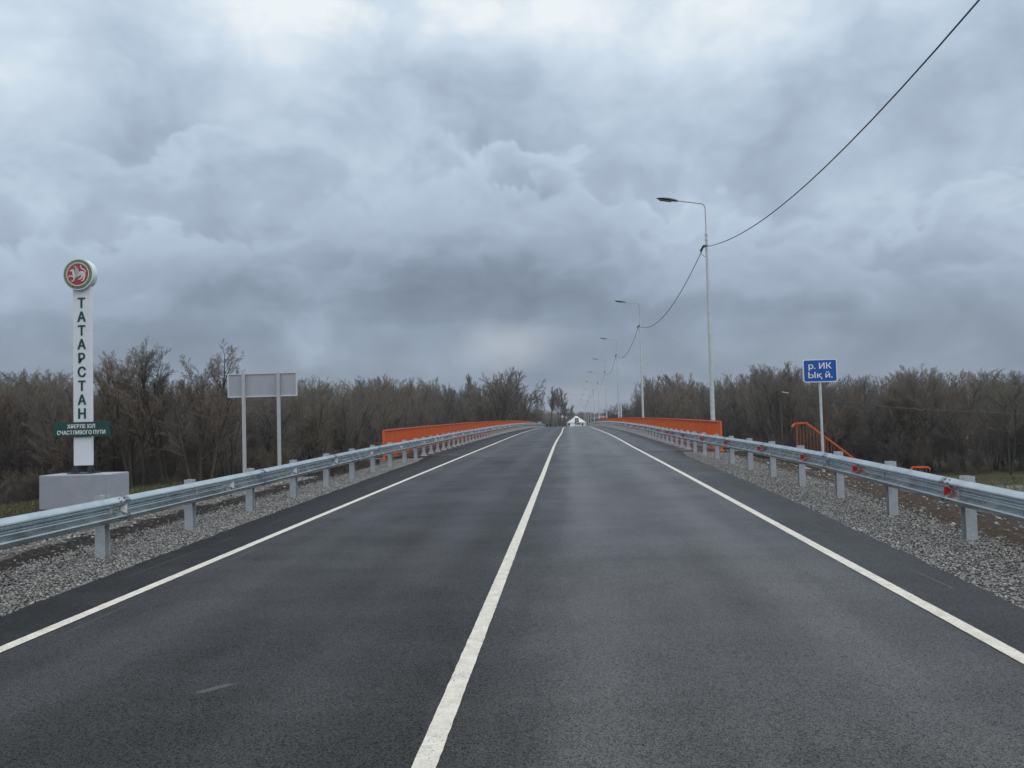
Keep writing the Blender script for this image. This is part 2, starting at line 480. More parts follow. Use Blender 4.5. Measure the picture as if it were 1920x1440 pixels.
MT = {}
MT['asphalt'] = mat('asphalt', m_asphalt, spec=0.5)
MT['paint'] = mat('road_paint', m_paint, rough=0.6)
MT['ground'] = mat('soil_and_grass', m_ground, rough=0.95, spec=0.2)
MT['shoulder'] = mat('crushed_stone', m_shoulder, rough=0.9, spec=0.3)
MT['stone'] = mat('gravel_stone', m_stone, rough=0.85, spec=0.3)
MT['rail'] = mat('galvanised_rail', m_galv((.52, .585, .60), 0.20, 30.0, bp=0.0, cw=0.07))
MT['post'] = mat('galvanised_post', m_galv((.40, .43, .46), 0.55, metal=0.3), metal=0.3)
MT['post2'] = mat('galvanised_post_pale', m_galv((.44, .46, .48), 0.6), metal=0.2)
MT['rail'].node_tree.nodes['Principled BSDF'].inputs['Metallic'].default_value = 0.92
MT['pole'] = mat('galvanised_pole', m_galv((.52, .58, .60), 0.6, 12.0), metal=0.25)
MT['orange'] = mat('orange_enamel', flat((.60, .112, .026), 0.14, 3.0), rough=0.5)
MT['orangetop'] = mat('orange_enamel_cap', flat((.56, .13, .055), 0.12, 3.0), rough=0.45)
MT['orange_dull'] = mat('orange_enamel_weathered', flat((.24, .065, .030), 0.2, 5.0), rough=0.6)
MT['white'] = mat('white_enamel', flat((.66, .71, .76), 0.03, 3.0), rough=0.35)
MT['green'] = mat('green_film', flat((.004, .060, .048), 0.08, 4.0), rough=0.45)
MT['blue'] = mat('blue_film', flat((.006, .085, .40), 0.06, 4.0), rough=0.4)
MT['white_film'] = mat('white_film', flat((.78, .80, .82), 0.03, 4.0), rough=0.5)
MT['grey_paint'] = mat('grey_plaster', flat((.285, .31, .36), 0.07, 2.5), rough=0.75)
MT['board_back'] = mat('zinc_sheet', flat((.38, .405, .45), 0.06, 1.5), rough=0.5, metal=0.3)
MT['alu'] = mat('aluminium_frame', flat((.62, .65, .68), 0.06, 3.0), rough=0.4, metal=0.3)
MT['dark'] = mat('dark_metal', flat((.05, .055, .06), 0.15, 5.0), rough=0.5, metal=0.4)
MT['lamp'] = mat('lamp_casing', flat((.075, .095, .10), 0.1, 5.0), rough=0.45)
MT['lens'] = mat('lamp_glass', flat((.18, .21, .22), 0.05, 5.0), rough=0.25)
MT['cable'] = mat('cable_rubber', flat((.055, .062, .07), 0.1, 2.0), rough=0.6)
MT['red'] = mat('red_reflector', flat((.62, .012, .018), 0.1, 30.0), rough=0.3)
MT['whiterefl'] = mat('white_reflector', flat((.72, .73, .74), 0.06, 30.0), rough=0.35)
MT['emred'] = mat('emblem_red', flat((.30, .045, .062), 0.08, 8.0), rough=0.5)
MT['emgreen'] = mat('emblem_green', flat((.06, .135, .06), 0.25, 16.0), rough=0.5)
MT['emgold'] = mat('emblem_gold', flat((.30, .34, .16), 0.25, 30.0), rough=0.5)
MT['emwhite'] = mat('emblem_white', flat((.66, .64, .62), 0.05, 8.0), rough=0.5)
MT['emgrey'] = mat('emblem_grey', flat((.38, .42, .40), 0.08, 8.0), rough=0.5)
MT['bark'] = mat('bark', m_bark((.045, .041, .038), (.10, .091, .083)), rough=0.95, spec=0.15)
MT['twig'] = mat('twig', m_bark((.135, .122, .112), (.22, .200, .184)), rough=0.95, spec=0.1)
MT['brush'] = mat('brush_twig', m_brush, rough=0.95, spec=0.1)
MT['concrete'] = mat('concrete', flat((.30, .30, .29), 0.2, 1.2), rough=0.9)
MT['water'] = mat('river_water', flat((.03, .04, .045), 0.1, 0.2), rough=0.12)
MT['wood'] = mat('weathered_wood', flat((.06, .05, .045), 0.2, 4.0), rough=0.9)
MT['canvas'] = mat('white_canvas', flat((.62, .64, .67), 0.05, 1.0), rough=0.8)
MT['screen'] = mat('dark_screen', flat((.05, .055, .06), 0.2, 2.0), rough=0.5)
MT['wall_white'] = mat('white_render', flat((.72, .74, .78), 0.06, 0.6), rough=0.85)
MT['wall_blue'] = mat('blue_cladding', flat((.07, .13, .30), 0.1, 0.6), rough=0.7)
MT['wall_cream'] = mat('cream_render', flat((.42, .38, .28), 0.08, 0.6), rough=0.85)
MT['roof_red'] = mat('red_roof_sheet', flat((.34, .13, .11), 0.12, 0.8), rough=0.6)
MT['roof_grey'] = mat('pale_roof_sheet', flat((.62, .65, .70), 0.06, 0.8), rough=0.5)
MT['glass'] = mat('window_glass', flat((.035, .045, .05), 0.1, 1.0), rough=0.12)
MT['silver'] = mat('car_paint_silver', flat((.36, .40, .38), 0.04, 1.0), rough=0.3, metal=0.3)
MT['carwhite'] = mat('car_paint_white', flat((.68, .70, .72), 0.03, 1.0), rough=0.3)
MT['carblack'] = mat('car_paint_black', flat((.018, .018, .02), 0.05, 1.0), rough=0.25)
MT['rubber'] = mat('tyre_rubber', flat((.02, .02, .02), 0.1, 5.0), rough=0.85)
MT['cloth_dark'] = mat('dark_cloth', flat((.016, .018, .026), 0.2, 5.0), rough=0.95)
MT['hair'] = mat('dark_hair', flat((.02, .015, .012), 0.2, 20.0), rough=0.8)
MT['skin'] = mat('skin', flat((.42, .27, .20), 0.05, 8.0), rough=0.6)


def m_headlamp(q, b):
    b.inputs['Emission Color'].default_value = (1, .98, .9, 1)
    b.inputs['Emission Strength'].default_value = 1.6
    return q.n('ShaderNodeRGB').outputs[0]
MT['headlamp'] = mat('headlamp', m_headlamp, rough=0.3)

# ------------------------------------------------------------------ road profile and terrain
K = 1.55e-4
def prof(y):
    y = np.asarray(y, dtype=float)
    p = np.where(y < 25, 0.0, -0.5 * K * (y - 25) ** 2)
    return np.where(y > 280, -0.5 * K * 255 ** 2 - K * 255 * 30 * (1 - np.exp(-(y - 280) / 30)), p)
def P(y): return float(prof(y))


BR0, BR1 = 30.25, 160.0     # bridge ends
LOW = -8.0


def ss(a, b, x):
    t = np.clip((x - a) / (b - a), 0, 1)
    return t * t * (3 - 2 * t)


def ground_h(x, y):
    x = np.asarray(x, float); y = np.asarray(y, float)
    a = np.abs(x)
    left = x < 0
    # low ground
    base = np.where(left, -4.4 - 1.6 * ss(60, 110, y), -5.3 - 0.9 * ss(70, 120, y))
    base = np.where(left, base + 0.8 * ss(30, 60, a) * (1 - ss(60, 110, y)), base)
    base = base - 2.2 * ss(84, 90, y) * (1 - ss(102, 108, y)) * (1 - ss(16, 24, x))            # river bed
    base = base + 0.35 * np.sin(x * 0.11 + 1.3) * np.sin(y * 0.09)
    pr = prof(y)
    # near embankment, left bench
    lz = np.where(a < 5.8, -0.055, np.where(a < 7.1, -0.055 - (a - 5.8) * 0.30, np.where(a < 13.6, -0.445 - (a - 7.6) * 0.03, -0.625 - (a - 13.6) * 0.10)))
    lz = np.where(a > 19, -1.165 - (a - 19) * 0.35, lz)
    endl = 27.5 + 0 * a
    lz = lz - np.clip(y - endl, 0, None) * np.where(a > 6.8, 0.42, 0.42)
    rz = np.where(a < 6.5, -0.055, np.where(a < 8.3, -0.055 - (a - 6.5) * 0.17, -0.361 - (a - 8.3) * 0.56))
    rz = rz - np.clip(y - 28.5, 0, None) * 0.5
    near = np.where(left, lz, rz)
    # under the deck and at the far end
    fe = pr - 0.06 - np.clip(a - 7.2, 0, None) * 0.5 - np.clip(BR1 + 1.5 - y, 0, None) * 0.5
    near = np.where(y < 80, near, fe)
    under = (a < 7.0) & (y > BR0 - 1.2) & (y < 80)
    near = np.where(under, np.minimum(near, -0.9 - (y - BR0 + 1.2) * 0.5), near)
    return np.maximum(base, near) 


def gh(x, y): return float(ground_h(x, y))


def coords(lo, hi, step, end_lo, end_hi, grow=1.12):
    c = list(np.arange(lo, hi + 1e-6, step))
    s, x = step, hi
    while x < end_hi: s *= grow; x += s; c.append(x)
    s, x = step, lo
    while x > end_lo: s *= grow; x -= s; c.insert(0, x)
    return np.array(c)


xs = coords(-24, 24, 0.5, -2300, 2300)
ys = coords(-2, 42, 0.75, -60, 2200, 1.06)
XX, YY = np.meshgrid(xs, ys)
ZZ = ground_h(XX, YY)
rng = np.random.default_rng(5)
ZZ = ZZ + np.where(np.abs(XX) > 6.6, rng.normal(0, 0.035, ZZ.shape), 0) * (np.abs(XX) < 60)
nx, ny = len(xs), len(ys)
idx = np.arange(nx * ny).reshape(ny, nx)
fc = np.stack([idx[:-1, :-1], idx[:-1, 1:], idx[1:, 1:], idx[1:, :-1]], -1).reshape(-1, 4)
me = mesh_np('ground', np.stack([XX, YY, ZZ], -1).reshape(-1, 3), fc, MT['ground'], smooth=True)
tag(link(bpy.data.objects.new('ground', me)), kind='structure')

# river under the bridge
b = MB()
b.add([(-600, 80, -7.1), (22, 80, -7.1), (22, 112, -7.1), (-600, 112, -7.1)], [(0, 1, 2, 3)])
tag(b.build('river', MT['water']), kind='structure')

rr = random.Random(3)
def edge(y):
    """half width of the asphalt"""
    pts = [(-60, 4.2), (6, 4.20), (12, 4.46), (22, 4.66), (27, 4.72), (30.0, 4.95), (30.2, 6.72), (BR1 + 3, 6.72), (BR1 + 6, 5.0), (400, 4.9)]
    for (a0, w0), (a1, w1) in zip(pts, pts[1:]):
        if y <= a1: return w0 + (w1 - w0) * (y - a0) / (a1 - a0)
    return 4.9


ysr = list(np.arange(-20, 60, 0.25)) + list(np.arange(60, 420, 2.0))
for side in (0,):
    v, f = [], []
    for i, y in enumerate(ysr):
        z = P(y)
        wl = edge(y) + (rr.uniform(-.02, .02) if y < 30 else 0); wr = edge(y) + (rr.uniform(-.02, .02) if y < 30 else 0)
        for x in (-wl - .02, -wl, -3, 0, 3, wr, wr + .02):
            zz = z - (0.07 if abs(x) > edge(y) + .02 - .025 and x in (-wl - .02, wr + .02) else 0)
            v.append((x, y, zz))
    n = 7
    fc = np.array([(i * n + k, i * n + k + 1, (i + 1) * n + k + 1, (i + 1) * n + k) for i in range(len(ysr) - 1) for k in range(n - 1)])
    me = mesh_np('road', np.array(v), fc, MT['asphalt'])
    tag(link(bpy.data.objects.new('road', me)), kind='structure')


def wig(y, s): return 0.006 * math.sin(y * .21 + s) + (0.05 * math.sin(y * .11 + 2 * s) if y > 36 else 0.05 * math.sin(3.96 + 2 * s) * max(0, (y - 20) / 16))
def marking(name, xc, w, s):
    v = []
    yy = list(np.arange(1, 16, 0.06)) + list(np.arange(16, 60, 0.5)) + list(np.arange(60, 300, 2.0))
    for y in yy:
        x = xc + wig(y, s); k = .0013 if y < 16 else 0
        v += [(x - w / 2 + rr.gauss(0, k), y, P(y) + .004), (x + w / 2 + rr.gauss(0, k), y, P(y) + .004)]
    fc = np.array([(2 * i, 2 * i + 1, 2 * i + 3, 2 * i + 2) for i in range(len(yy) - 1)])
    tag(link(bpy.data.objects.new(name, mesh_np(name, np.array(v), fc, MT['paint']))), kind='structure')


marking('road_marking', 0.0, 0.115, 0.3)
marking('road_marking', -3.48, 0.115, 1.7)
marking('road_marking', 3.53, 0.115, 4.1)

# crushed stone shoulders
for sg in (-1, 1):
    v = []; yy = list(np.arange(-20, 31.6, 0.25))
    cr = [0.0, 0.35, 0.8, 1.3, 1.75, 1.95]
    for y in yy:
        e = edge(min(y, 30)) - 0.05
        outer = max(e + .5, (5.85 if sg < 0 else 5.6 + .6 * float(ss(8, 18, y))) + 0.07 * math.sin(y * .8) + rr.uniform(-.05, .05))
        for k in range(6):
            t = k / 5; x = e + (outer - e) * t
            z = -0.03 - 0.035 * t + rr.uniform(-.006, .006)
            if k == 5: z = gh(sg * x, y) - .03
            v.append((sg * x, y, P(y) + z))
    n = 6
    fc = np.array([(i * n + k, i * n + k + 1, (i + 1) * n + k + 1, (i + 1) * n + k) for i in range(len(yy) - 1) for k in range(n - 1)])
    tag(link(bpy.data.objects.new('gravel_shoulder', mesh_np('gravel_shoulder', np.array(v), fc, MT['shoulder']))), kind='structure')

# loose stones of the shoulders
def icosa():
    t = (1 + 5 ** .5) / 2
    v = np.array([(-1, t, 0), (1, t, 0), (-1, -t, 0), (1, -t, 0), (0, -1, t), (0, 1, t), (0, -1, -t), (0, 1, -t), (t, 0, -1), (t, 0, 1), (-t, 0, -1), (-t, 0, 1)], float) / math.sqrt(1 + t * t)
    f = np.array([(0, 11, 5), (0, 5, 1), (0, 1, 7), (0, 7, 10), (0, 10, 11), (1, 5, 9), (5, 11, 4), (11, 10, 2), (10, 7, 6), (7, 1, 8), (3, 9, 4), (3, 4, 2), (3, 2, 6), (3, 6, 8), (3, 8, 9), (4, 9, 5), (2, 4, 11), (6, 2, 10), (8, 6, 7), (9, 8, 1)])
    return v, f
IV, IF = icosa()
def stones(name, X, Y, Z, size, label=None):
    n = len(X)
    V = np.repeat(IV[None], n, 0) + rng.normal(0, 0.22, (n, 12, 3))
    sc = size[:, None] * np.stack([rng.uniform(.7, 1.35, n), rng.uniform(.7, 1.35, n), rng.uniform(.45, .85, n)], -1)
    V = V * sc[:, None, :]
    a = rng.uniform(0, 6.283, n); tx = rng.normal(0, .35, n)
    c, s_ = np.cos(a)[:, None], np.sin(a)[:, None]
    ct, st = np.cos(tx)[:, None], np.sin(tx)[:, None]
    y1 = V[..., 1] * ct - V[..., 2] * st; z1 = V[..., 1] * st + V[..., 2] * ct
    x2 = V[..., 0] * c - y1 * s_; y2 = V[..., 0] * s_ + y1 * c
    V = np.stack([x2 + X[:, None], y2 + Y[:, None], z1 + Z[:, None]], -1)
    Fc = (IF[None] + (np.arange(n) * 12)[:, None, None]).reshape(-1, 3)
    o = link(bpy.data.objects.new(name, mesh_np(name, V.reshape(-1, 3), Fc, MT['stone'])))
    return tag(o, label, None, None, 'stuff')

for sg in (-1, 1):
    n = 46000
    y = 4.0 + 26.8 * rng.random(n) ** 1.25
    e = np.array([edge(q) for q in y])
    outer = np.maximum(e + .5, 5.95 if sg < 0 else 5.72 + .6 * ss(8, 18, y))
    t = rng.random(n)
    t = np.where(rng.random(n) < .05, t * -0.06, t)
    x = e + (outer + rng.normal(0, .12, n) - e) * t
    z = np.maximum(-0.03 - 0.035 * t, ground_h(sg * x, y))
    stones('gravel', sg * x, y, z + .006, rng.uniform(.006, .0155, n), 'grey crushed stone loose on the verge beside the asphalt')
# stray stones and clods behind the barriers
n = 9000
x = np.concatenate([rng.uniform(5.9, 11.0, n // 5), -rng.uniform(5.9, 8.4, n // 22), -rng.uniform(8.4, 11.0, n), -rng.uniform(9, 12.5, n // 3)])
y = rng.uniform(5, 29, len(x))
stones('rubble', x, y, ground_h(x, y) + .005, rng.uniform(.01, .03, len(x)) * rng.uniform(.6, 1.5, len(x)), 'loose stones and clods on the bare soil')

# ------------------------------------------------------------------ bridge
br = thing('bridge', 'low concrete road bridge with a gently arched deck over the river', 'bridge', (0, BR0, 0))
b = MB()
yy = list(np.arange(BR0, BR1 + 3, 4.0))
rings = []
for y in yy:
    z = P(y)
    rings.append([Vector((x, y - BR0, z + q)) for x, q in ((-6.70, -.012), (6.70, -.012), (6.85, -.10), (6.85, -.35), (5.2, -1.1), (-5.2, -1.1), (-6.85, -.35), (-6.85, -.10))])
b.loft(rings); b.build('deck_slab', MT['concrete'], br)
for y in (50, 72, 94, 116, 138):
    b = MB()
    b.box(-5, y - BR0 - .6, -9.5, 5, y - BR0 + .6, P(y) - 1.1)
    b.build('pier', MT['concrete'], br, bevel=.05)
for y in (BR0 - .4, BR1 + 1.8):
    b = MB(); b.box(-6.75, y - BR0 - .4, -9, 6.75, y - BR0 + .38, P(y) - .35); b.build('abutment', MT['concrete'], br)

# ------------------------------------------------------------------ orange parapets
def parapet(xc, y0, y1, label):
    t = thing('bridge_parapet', label, 'railing', (xc, y0, P(y0)), 0, 'orange parapets along the two edges of the bridge')
    H = 1.10
    n = int((y1 - y0) / 2.0); L = (y1 - y0) / n
    zc = lambda y: P(y) - P(y0)
    tr, brl = MB(), MB()
    pts = [y0 + L * i for i in range(n + 1)]
    for m_, w, hh, z in ((tr, .075, .05, H), (brl, .05, .05, .13)):
        for a, c in zip(pts, pts[1:]):
            m_.bar((0, a - y0, zc(a) + z), (0, c - y0, zc(c) + z), w, hh)
    tr.build('top_rail', MT['orangetop'], t); brl.build('bottom_rail', MT['orangetop'], t)
    for i, y in enumerate(pts):
        b = MB(); b.box(-.04, y - y0 - .04, zc(y) - .02, .04, y - y0 + .04, zc(y) + H - .03); b.box(-.08, y - y0 - .08, zc(y) - .03, .08, y - y0 + .08, zc(y) + .012)
        b.build('post', MT['orange'], t)
        if i < n:
            b = MB(); k = 17
            for j in range(1, k):
                yj = y + L * j / k
                b.box(-.02, yj - y0 - .012, zc(yj) + .15, .02, yj - y0 + .012, zc(yj) + H - .03)
            b.build('baluster_panel', MT['orange'], t)
    return t


parapet(-6.42, 29.2, BR1 + .5, 'orange steel parapet on the side of the bridge away from the street lamps')
parapet(6.46, 29.8, BR1 + .5, 'orange steel parapet on the street lamp side of the bridge')

# ------------------------------------------------------------------ crash barriers
_W = [(-.048, .150), (-.040, .158), (-.022, .155), (.022, .120), (.034, .106), (.037, .092), (.031, .078), (-.034, .036), (-.043, .026), (-.046, .014), (-.040, .004)]
WPROF = _W + [(u, -w) for u, w in _W[::-1]]


def barrier(sg, path, post_y0, label, refl, yend=215):
    """W-beam crash barrier; path(y) -> (x of the beam face, z of the beam centre)"""
    t = thing('crash_barrier', label, 'barrier', (path(8)[0], 0, 0), 0, 'galvanised crash barriers along the road')
    ox = t.location.x
    PY = [post_y0 + 2.25 * i for i in range(-3, 9)]
    ylast = PY[-1]
    y = ylast + 2.0
    while y < yend: PY.append(y); y += 1.62
    # beams, each lapping over the next one
    joints = [post_y0 + 0.2 + 4.5 * i for i in range(-2, 46)]
    for i, (a, c) in enumerate(zip(joints, joints[1:])):
        if c > yend + 3: break
        b = MB()
        st = [a - .16, a + .02, a + 1.5, a + 3.0, c - .02, c + .12]
        rings = []
        for j, q in enumerate(st):
            x, zc_ = path(q)
            off = -0.004 if j < 2 else 0.0
            rings.append([Vector((x - ox - sg * (u + off + (.0035 if j >= 4 else 0)), q, zc_ + w)) for u, w in WPROF])
        b.loft(rings, closed=False)
        o = b.build('beam', MT['rail'], t, smooth=True, sharp=16)
        sm = o.modifiers.new('t', 'SOLIDIFY'); sm.thickness = 0.004; sm.offset = 0
        if a < 45:
            b = MB(); x, zc_ = path(a)
            b.loft([[Vector((x - ox - sg * (u + .0065), a + .12 + q_, zc_ + w)) for u, w in WPROF] for q_ in (0, .008)], closed=False)
            sm2 = b.build('joint_seam', MT['dark'], o); 
            b = MB()
            for dz in (.108, -.108, .0):
                for dy in (-.10, .02):
                    xx = x - ox - sg * (.041 if dz else -.029)
                    b.tube([(xx, a + dy, zc_ + dz), (xx - sg * .012, a + dy, zc_ + dz)], .010, 6)
            for dy in (-.07, .05):
                b.tube([(x - ox, a + dy, zc_ + .134), (x - ox - sg * .004, a + dy, zc_ + .146)], .010, 6)
            b.build('bolt', MT['dark'], o)
    near, far = [q for q in PY if q < 165][:95], []
    far = [q for q in PY if q > near[-1]]
    fm = MB()
    for y in PY:
        x, zc_ = path(y)
        zt = P(y)
        onb = y > 30.3
        b = MB() if y in near else fm
        cx = x - ox + sg * .145
        base = (zt - .012 if onb else gh(x, y) - .3)
        top = zc_ + .20
        b.box(cx - .065, y - .055, base, cx + .065, y - .048, top) if not onb else None
        if not onb:
            b.box(cx - .006, y - .048, base, cx + .006, y + .048, top)
            b.box(cx - .065, y + .048, base, cx + .065, y + .055, top)
        else:
            b.box(cx - .05, y - .04, base, cx + .05, y + .04, top)
            b.box(cx - .13, y - .10, base, cx + .13, y + .10, base + .022)
            for k in (-1, 1):
                b.add([(cx + k * .05, y - .008, base + .02), (cx + k * .12, y - .008, base + .02), (cx + k * .05, y - .008, base + .22), (cx + k * .05, y + .008, base + .02), (cx + k * .12, y + .008, base + .02), (cx + k * .05, y + .008, base + .22)],
                      [(0, 1, 2), (5, 4, 3), (0, 3, 4, 1), (1, 4, 5, 2), (2, 5, 3, 0)])
        if y in near:
            o = b.build('post', MT['post2'] if onb else MT['post'], t)
            if y < 60:
                s2 = MB(); s2.box(min(x - ox, cx - sg * .085) + (.03 if sg > 0 else .0), y - .03, zc_ - .10, max(x - ox, cx - sg * .085) - (.0 if sg > 0 else .03), y + .03, zc_ + .06)
                s2.build('spacer', MT['post'], t)
    if fm.v: tag(fm.build('post', MT['post2'], t), kind='stuff')
    for y in refl:
        x, zc_ = path(y)
        b = MB(); xx = x - ox
        # trapezoid plate facing the traffic
        i_, o_ = xx + sg * .030, xx - sg * .052
        b.add([(i_, y, zc_ - .024), (o_, y, zc_ - .056), (o_, y, zc_ + .056), (i_, y, zc_ + .024),
               (i_, y + .012, zc_ - .024), (o_, y + .012, zc_ - .056), (o_, y + .012, zc_ + .056), (i_, y + .012, zc_ + .024)],
              [(0, 1, 2, 3), (7, 6, 5, 4), (0, 4, 5, 1), (1, 5, 6, 2), (2, 6, 7, 3), (3, 7, 4, 0)])
        b.build('reflector', MT['whiterefl'] if sg < 0 else MT['red'], t)
    return t


def lpath(y):
    return -5.07 - .012 * math.sin(y * .3), P(y) + 0.53 + .05 * float(ss(8, 22, y)) + .006 * math.sin(y * .35)
def rpath(y):
    return 5.34 + .05 * math.sin(y * .12), P(y) + 0.495 + .105 * float(ss(7, 16, y)) - .05 * float(ss(18, 30, y)) + .006 * math.sin(y * .3)


barrier(-1, lpath, 9.40, 'galvanised steel crash barrier with white reflectors, on the pillar side of the road', [9.61, 12.78, 15.8, 18.67, 22.15, 26.16, 30.37, 33.03, 34.68, 38.17, 41.6, 45.5, 49, 53, 58, 63, 69, 75], 184)
barrier(1, rpath, 9.78, 'galvanised steel crash barrier with red reflectors, on the street lamp side of the road', [9.95, 13.05, 15.9, 19.4, 23.4, 27.4, 31.7, 34.9, 36.8, 40.5, 43.5, 47, 51, 56, 62, 68])

# ------------------------------------------------------------------ writing
def glyphs(text, size, bold=0.0, depth=0.004, align='CENTER'):
    cu = bpy.data.curves.new('txt', 'FONT'); cu.body = text; cu.size = size; cu.extrude = depth
    cu.align_x = align; cu.align_y = 'CENTER'; cu.resolution_u = 4
    o = bpy.data.objects.new('txt', cu); COL.objects.link(o)
    bpy.context.view_layer.update()
    dg = bpy.context.evaluated_depsgraph_get()
    me = bpy.data.meshes.new_from_object(o.evaluated_get(dg))
    bpy.data.objects.remove(o)
    return me


def lettering(text, capheight, x, y, z, m_, parent, width=None, bold=0.014, name='lettering', sx=1.0):
    """upright lettering facing the camera side (-y); x,y,z centre"""
    me = glyphs(text, 1.0, bold)
    xsv = [v.co.x for v in me.vertices]; ysv = [v.co.y for v in me.vertices]
    cx_, cy_ = (min(xsv) + max(xsv)) / 2, (min(ysv) + max(ysv)) / 2
    s_ = capheight / 0.73
    kx = s_ * sx if width is None else width / (max(xsv) - min(xsv))
    vs, fs = [], []
    for k_, (ox_, oz_) in enumerate(((0, 0), (-bold, 0), (bold, 0), (-bold * .7, bold * .5), (bold * .7, -bold * .5), (-bold * .7, -bold * .5), (bold * .7, bold * .5))):
        nb = len(vs)
        vs += [((v.co.x + ox_ - cx_) * kx, -v.co.z * (.3 if v.co.z < 0 else 1) - .00015 * k_, (v.co.y + oz_ - cy_) * s_) for v in me.vertices]
        fs += [tuple(i + nb for i in p_.vertices) for p_ in me.polygons]
        if bold == 0: break
    me = bpy.data.meshes.new(name); me.from_pydata(vs, [], fs)
    me.materials.append(m_)
    o = bpy.data.objects.new(name, me); o.location = (x, y, z)
    link(o, parent)
    return o


# ------------------------------------------------------------------ entrance pillar
pil = thing('entrance_pillar', 'tall white pillar with green letters and a round red emblem, on a grey plinth', 'pillar', (-12.385, 19.98, -.66))
Z0 = .66
b = MB()
b.box(-.965, -.48, -.2, .965, .47, Z0 + .31)
pl = b.build('plinth', MT['grey_paint'], pil, bevel=.02)
b = MB()
b.box(-.335, .02, Z0 + .53, .165, .13, Z0 + 5.42)
col_ = b.build('column', MT['white'], pil, bevel=.008)
b = MB()
for zz in (1.6, 2.95, 4.3): b.box(-.336, .0185, Z0 + zz, .166, .0195, Z0 + zz + .006)
b.build('panel_joint', MT['alu'], col_)
b = MB()
zp = Z0 + .312
b.box(-.43, -.14, zp, .27, .30, zp + .025)
for x in (-.33, .05): b.box(x, .03, zp + .026, x + .11, .12, Z0 + .53)
b.build('base_plate', MT['dark'], pil)
for x in (-.37, .165):
    b = MB(); k = 1 if x > 0 else -1
    b.add([(x, .07, zp + .026), (x + k * .09, .07, zp + .026), (x, .07, zp + .19), (x, .085, zp + .026), (x + k * .09, .085, zp + .026), (x, .085, zp + .19)], [(0, 1, 2), (5, 4, 3), (0, 3, 4, 1), (1, 4, 5, 2), (2, 5, 3, 0)])
    b.build('gusset', MT['dark'], pil)
for i, ch in enumerate('ТАТАРСТАН'):
    lettering(ch, .272, -.085, .012, Z0 + 4.965 - .378 * i, MT['green'], pil, bold=0.034, name='letter', sx=.92)
# emblem drum
dc = (-.125, Z0 + 5.735)
EY = .19
def disc(mb, r, y0, y1, n=64, c=dc):
    mb.prism([(c[0] + r * math.cos(2 * math.pi * k / n), c[1] + r * math.sin(2 * math.pi * k / n)) for k in range(n)], y0, y1)
def ring(mb, r0, r1, y0, y1, n=64, c=dc):
    vs, fs = [], []
    for k in range(n):
        a = 2 * math.pi * k / n
        for r_, y_ in ((r0, y0), (r1, y0), (r1, y1), (r0, y1)): vs.append((c[0] + r_ * math.cos(a), y_, c[1] + r_ * math.sin(a)))
    for k in range(n):
        for j in range(4): fs.append((k * 4 + j, k * 4 + (j + 1) % 4, ((k + 1) % n) * 4 + (j + 1) % 4, ((k + 1) % n) * 4 + j))
    mb.add(vs, fs)
b = MB(); disc(b, .435, -.07, .14); em = b.build('emblem_drum', MT['white'], pil, bevel=.006)
def sub(name, fn, m_):
    mb = MB(); fn(mb); mb.v = [(x, y + EY, z) for x, y, z in mb.v]; return mb.build(name, m_, em)
sub('green_ring', lambda mb: ring(mb, .318, .398, -.268, -.262), MT['emgreen'])
def gold(mb):
    for k in range(56):
        a = 2 * math.pi * k / 56
        if 4.1 < a < 5.3: continue
        c_, s_ = math.cos(a), math.sin(a)
        mb.prism([(dc[0] + r_ * math.cos(a + d), dc[1] + r_ * math.sin(a + d)) for r_, d in ((.342, -.022), (.376, -.045), (.378, .01), (.350, .04))], -.2705, -.2685)
sub('gold_ornament', gold, MT['emgold'])
sub('white_ring', lambda mb: ring(mb, .300, .325, -.272, -.2682), MT['emwhite'])
sub('red_field', lambda mb: disc(mb, .2998, -.270, -.262), MT['emred'])
for i, ch in enumerate('ТАТАРСТАН'):
    a = R(270 + (i - 4) * 9.5)
    o = lettering(ch, .045, dc[0] + .363 * math.cos(a), -.270 + EY, dc[1] + .363 * math.sin(a), MT['emgold'], em, bold=.02, name='ring_letter')
    o.rotation_euler = (0, -(a - R(270)), 0)
def stroke(mb, pts, w0, w1, y0, y1):
    q = []
    for px_, py_ in pts: q.append(Vector(((px_ - 640) / 440 * .405 + dc[0], -(py_ - 705) / 470 * .405 + dc[1])))
    n = len(q); L_, R_ = [], []
    for i in range(n):
        d = (q[min(i + 1, n - 1)] - q[max(i - 1, 0)]).normalized(); nn = Vector((-d.y, d.x))
        w = (w0 + (w1 - w0) * i / (n - 1)) / 440 * .405 / 2
        L_.append(q[i] + nn * w); R_.append(q[i] - nn * w)
        if i == n - 1: L_.append(q[i] + d * w * .8)
    mb.prism([tuple(p_) for p_ in L_ + R_[::-1]], y0, y1)
def leopard(mb):
    y = -.2755
    for k, (pts, a, c) in enumerate([
            ([(665, 715), (700, 672), (750, 645), (800, 655), (835, 700), (842, 760)], 60, 80),
            ([(500, 560), (505, 610), (515, 680), (530, 740), (520, 790)], 58, 80),
            ([(505, 575), (465, 578), (420, 592), (400, 590)], 62, 26),
            ([(520, 740), (580, 770), (640, 760), (690, 700)], 90, 70),
            ([(500, 780), (450, 755), (410, 745), (375, 765), (358, 800)], 40, 24),
            ([(540, 780), (535, 850), (512, 905), (480, 920), (445, 925)], 42, 22),
            ([(745, 700), (775, 760), (770, 810), (735, 845), (700, 865), (655, 862)], 55, 24),
            ([(840, 740), (848, 800), (830, 860), (815, 900), (785, 912), (755, 910)], 58, 24),
            ([(868, 665), (885, 625), (860, 585), (800, 555), (745, 510), (732, 470), (742, 430)], 34, 24),
            ([(478, 560), (470, 545)], 22, 10)]):
        stroke(mb, pts, a, c, y - .0004 * k, -.2702)
sub('winged_leopard', leopard, MT['emwhite'])
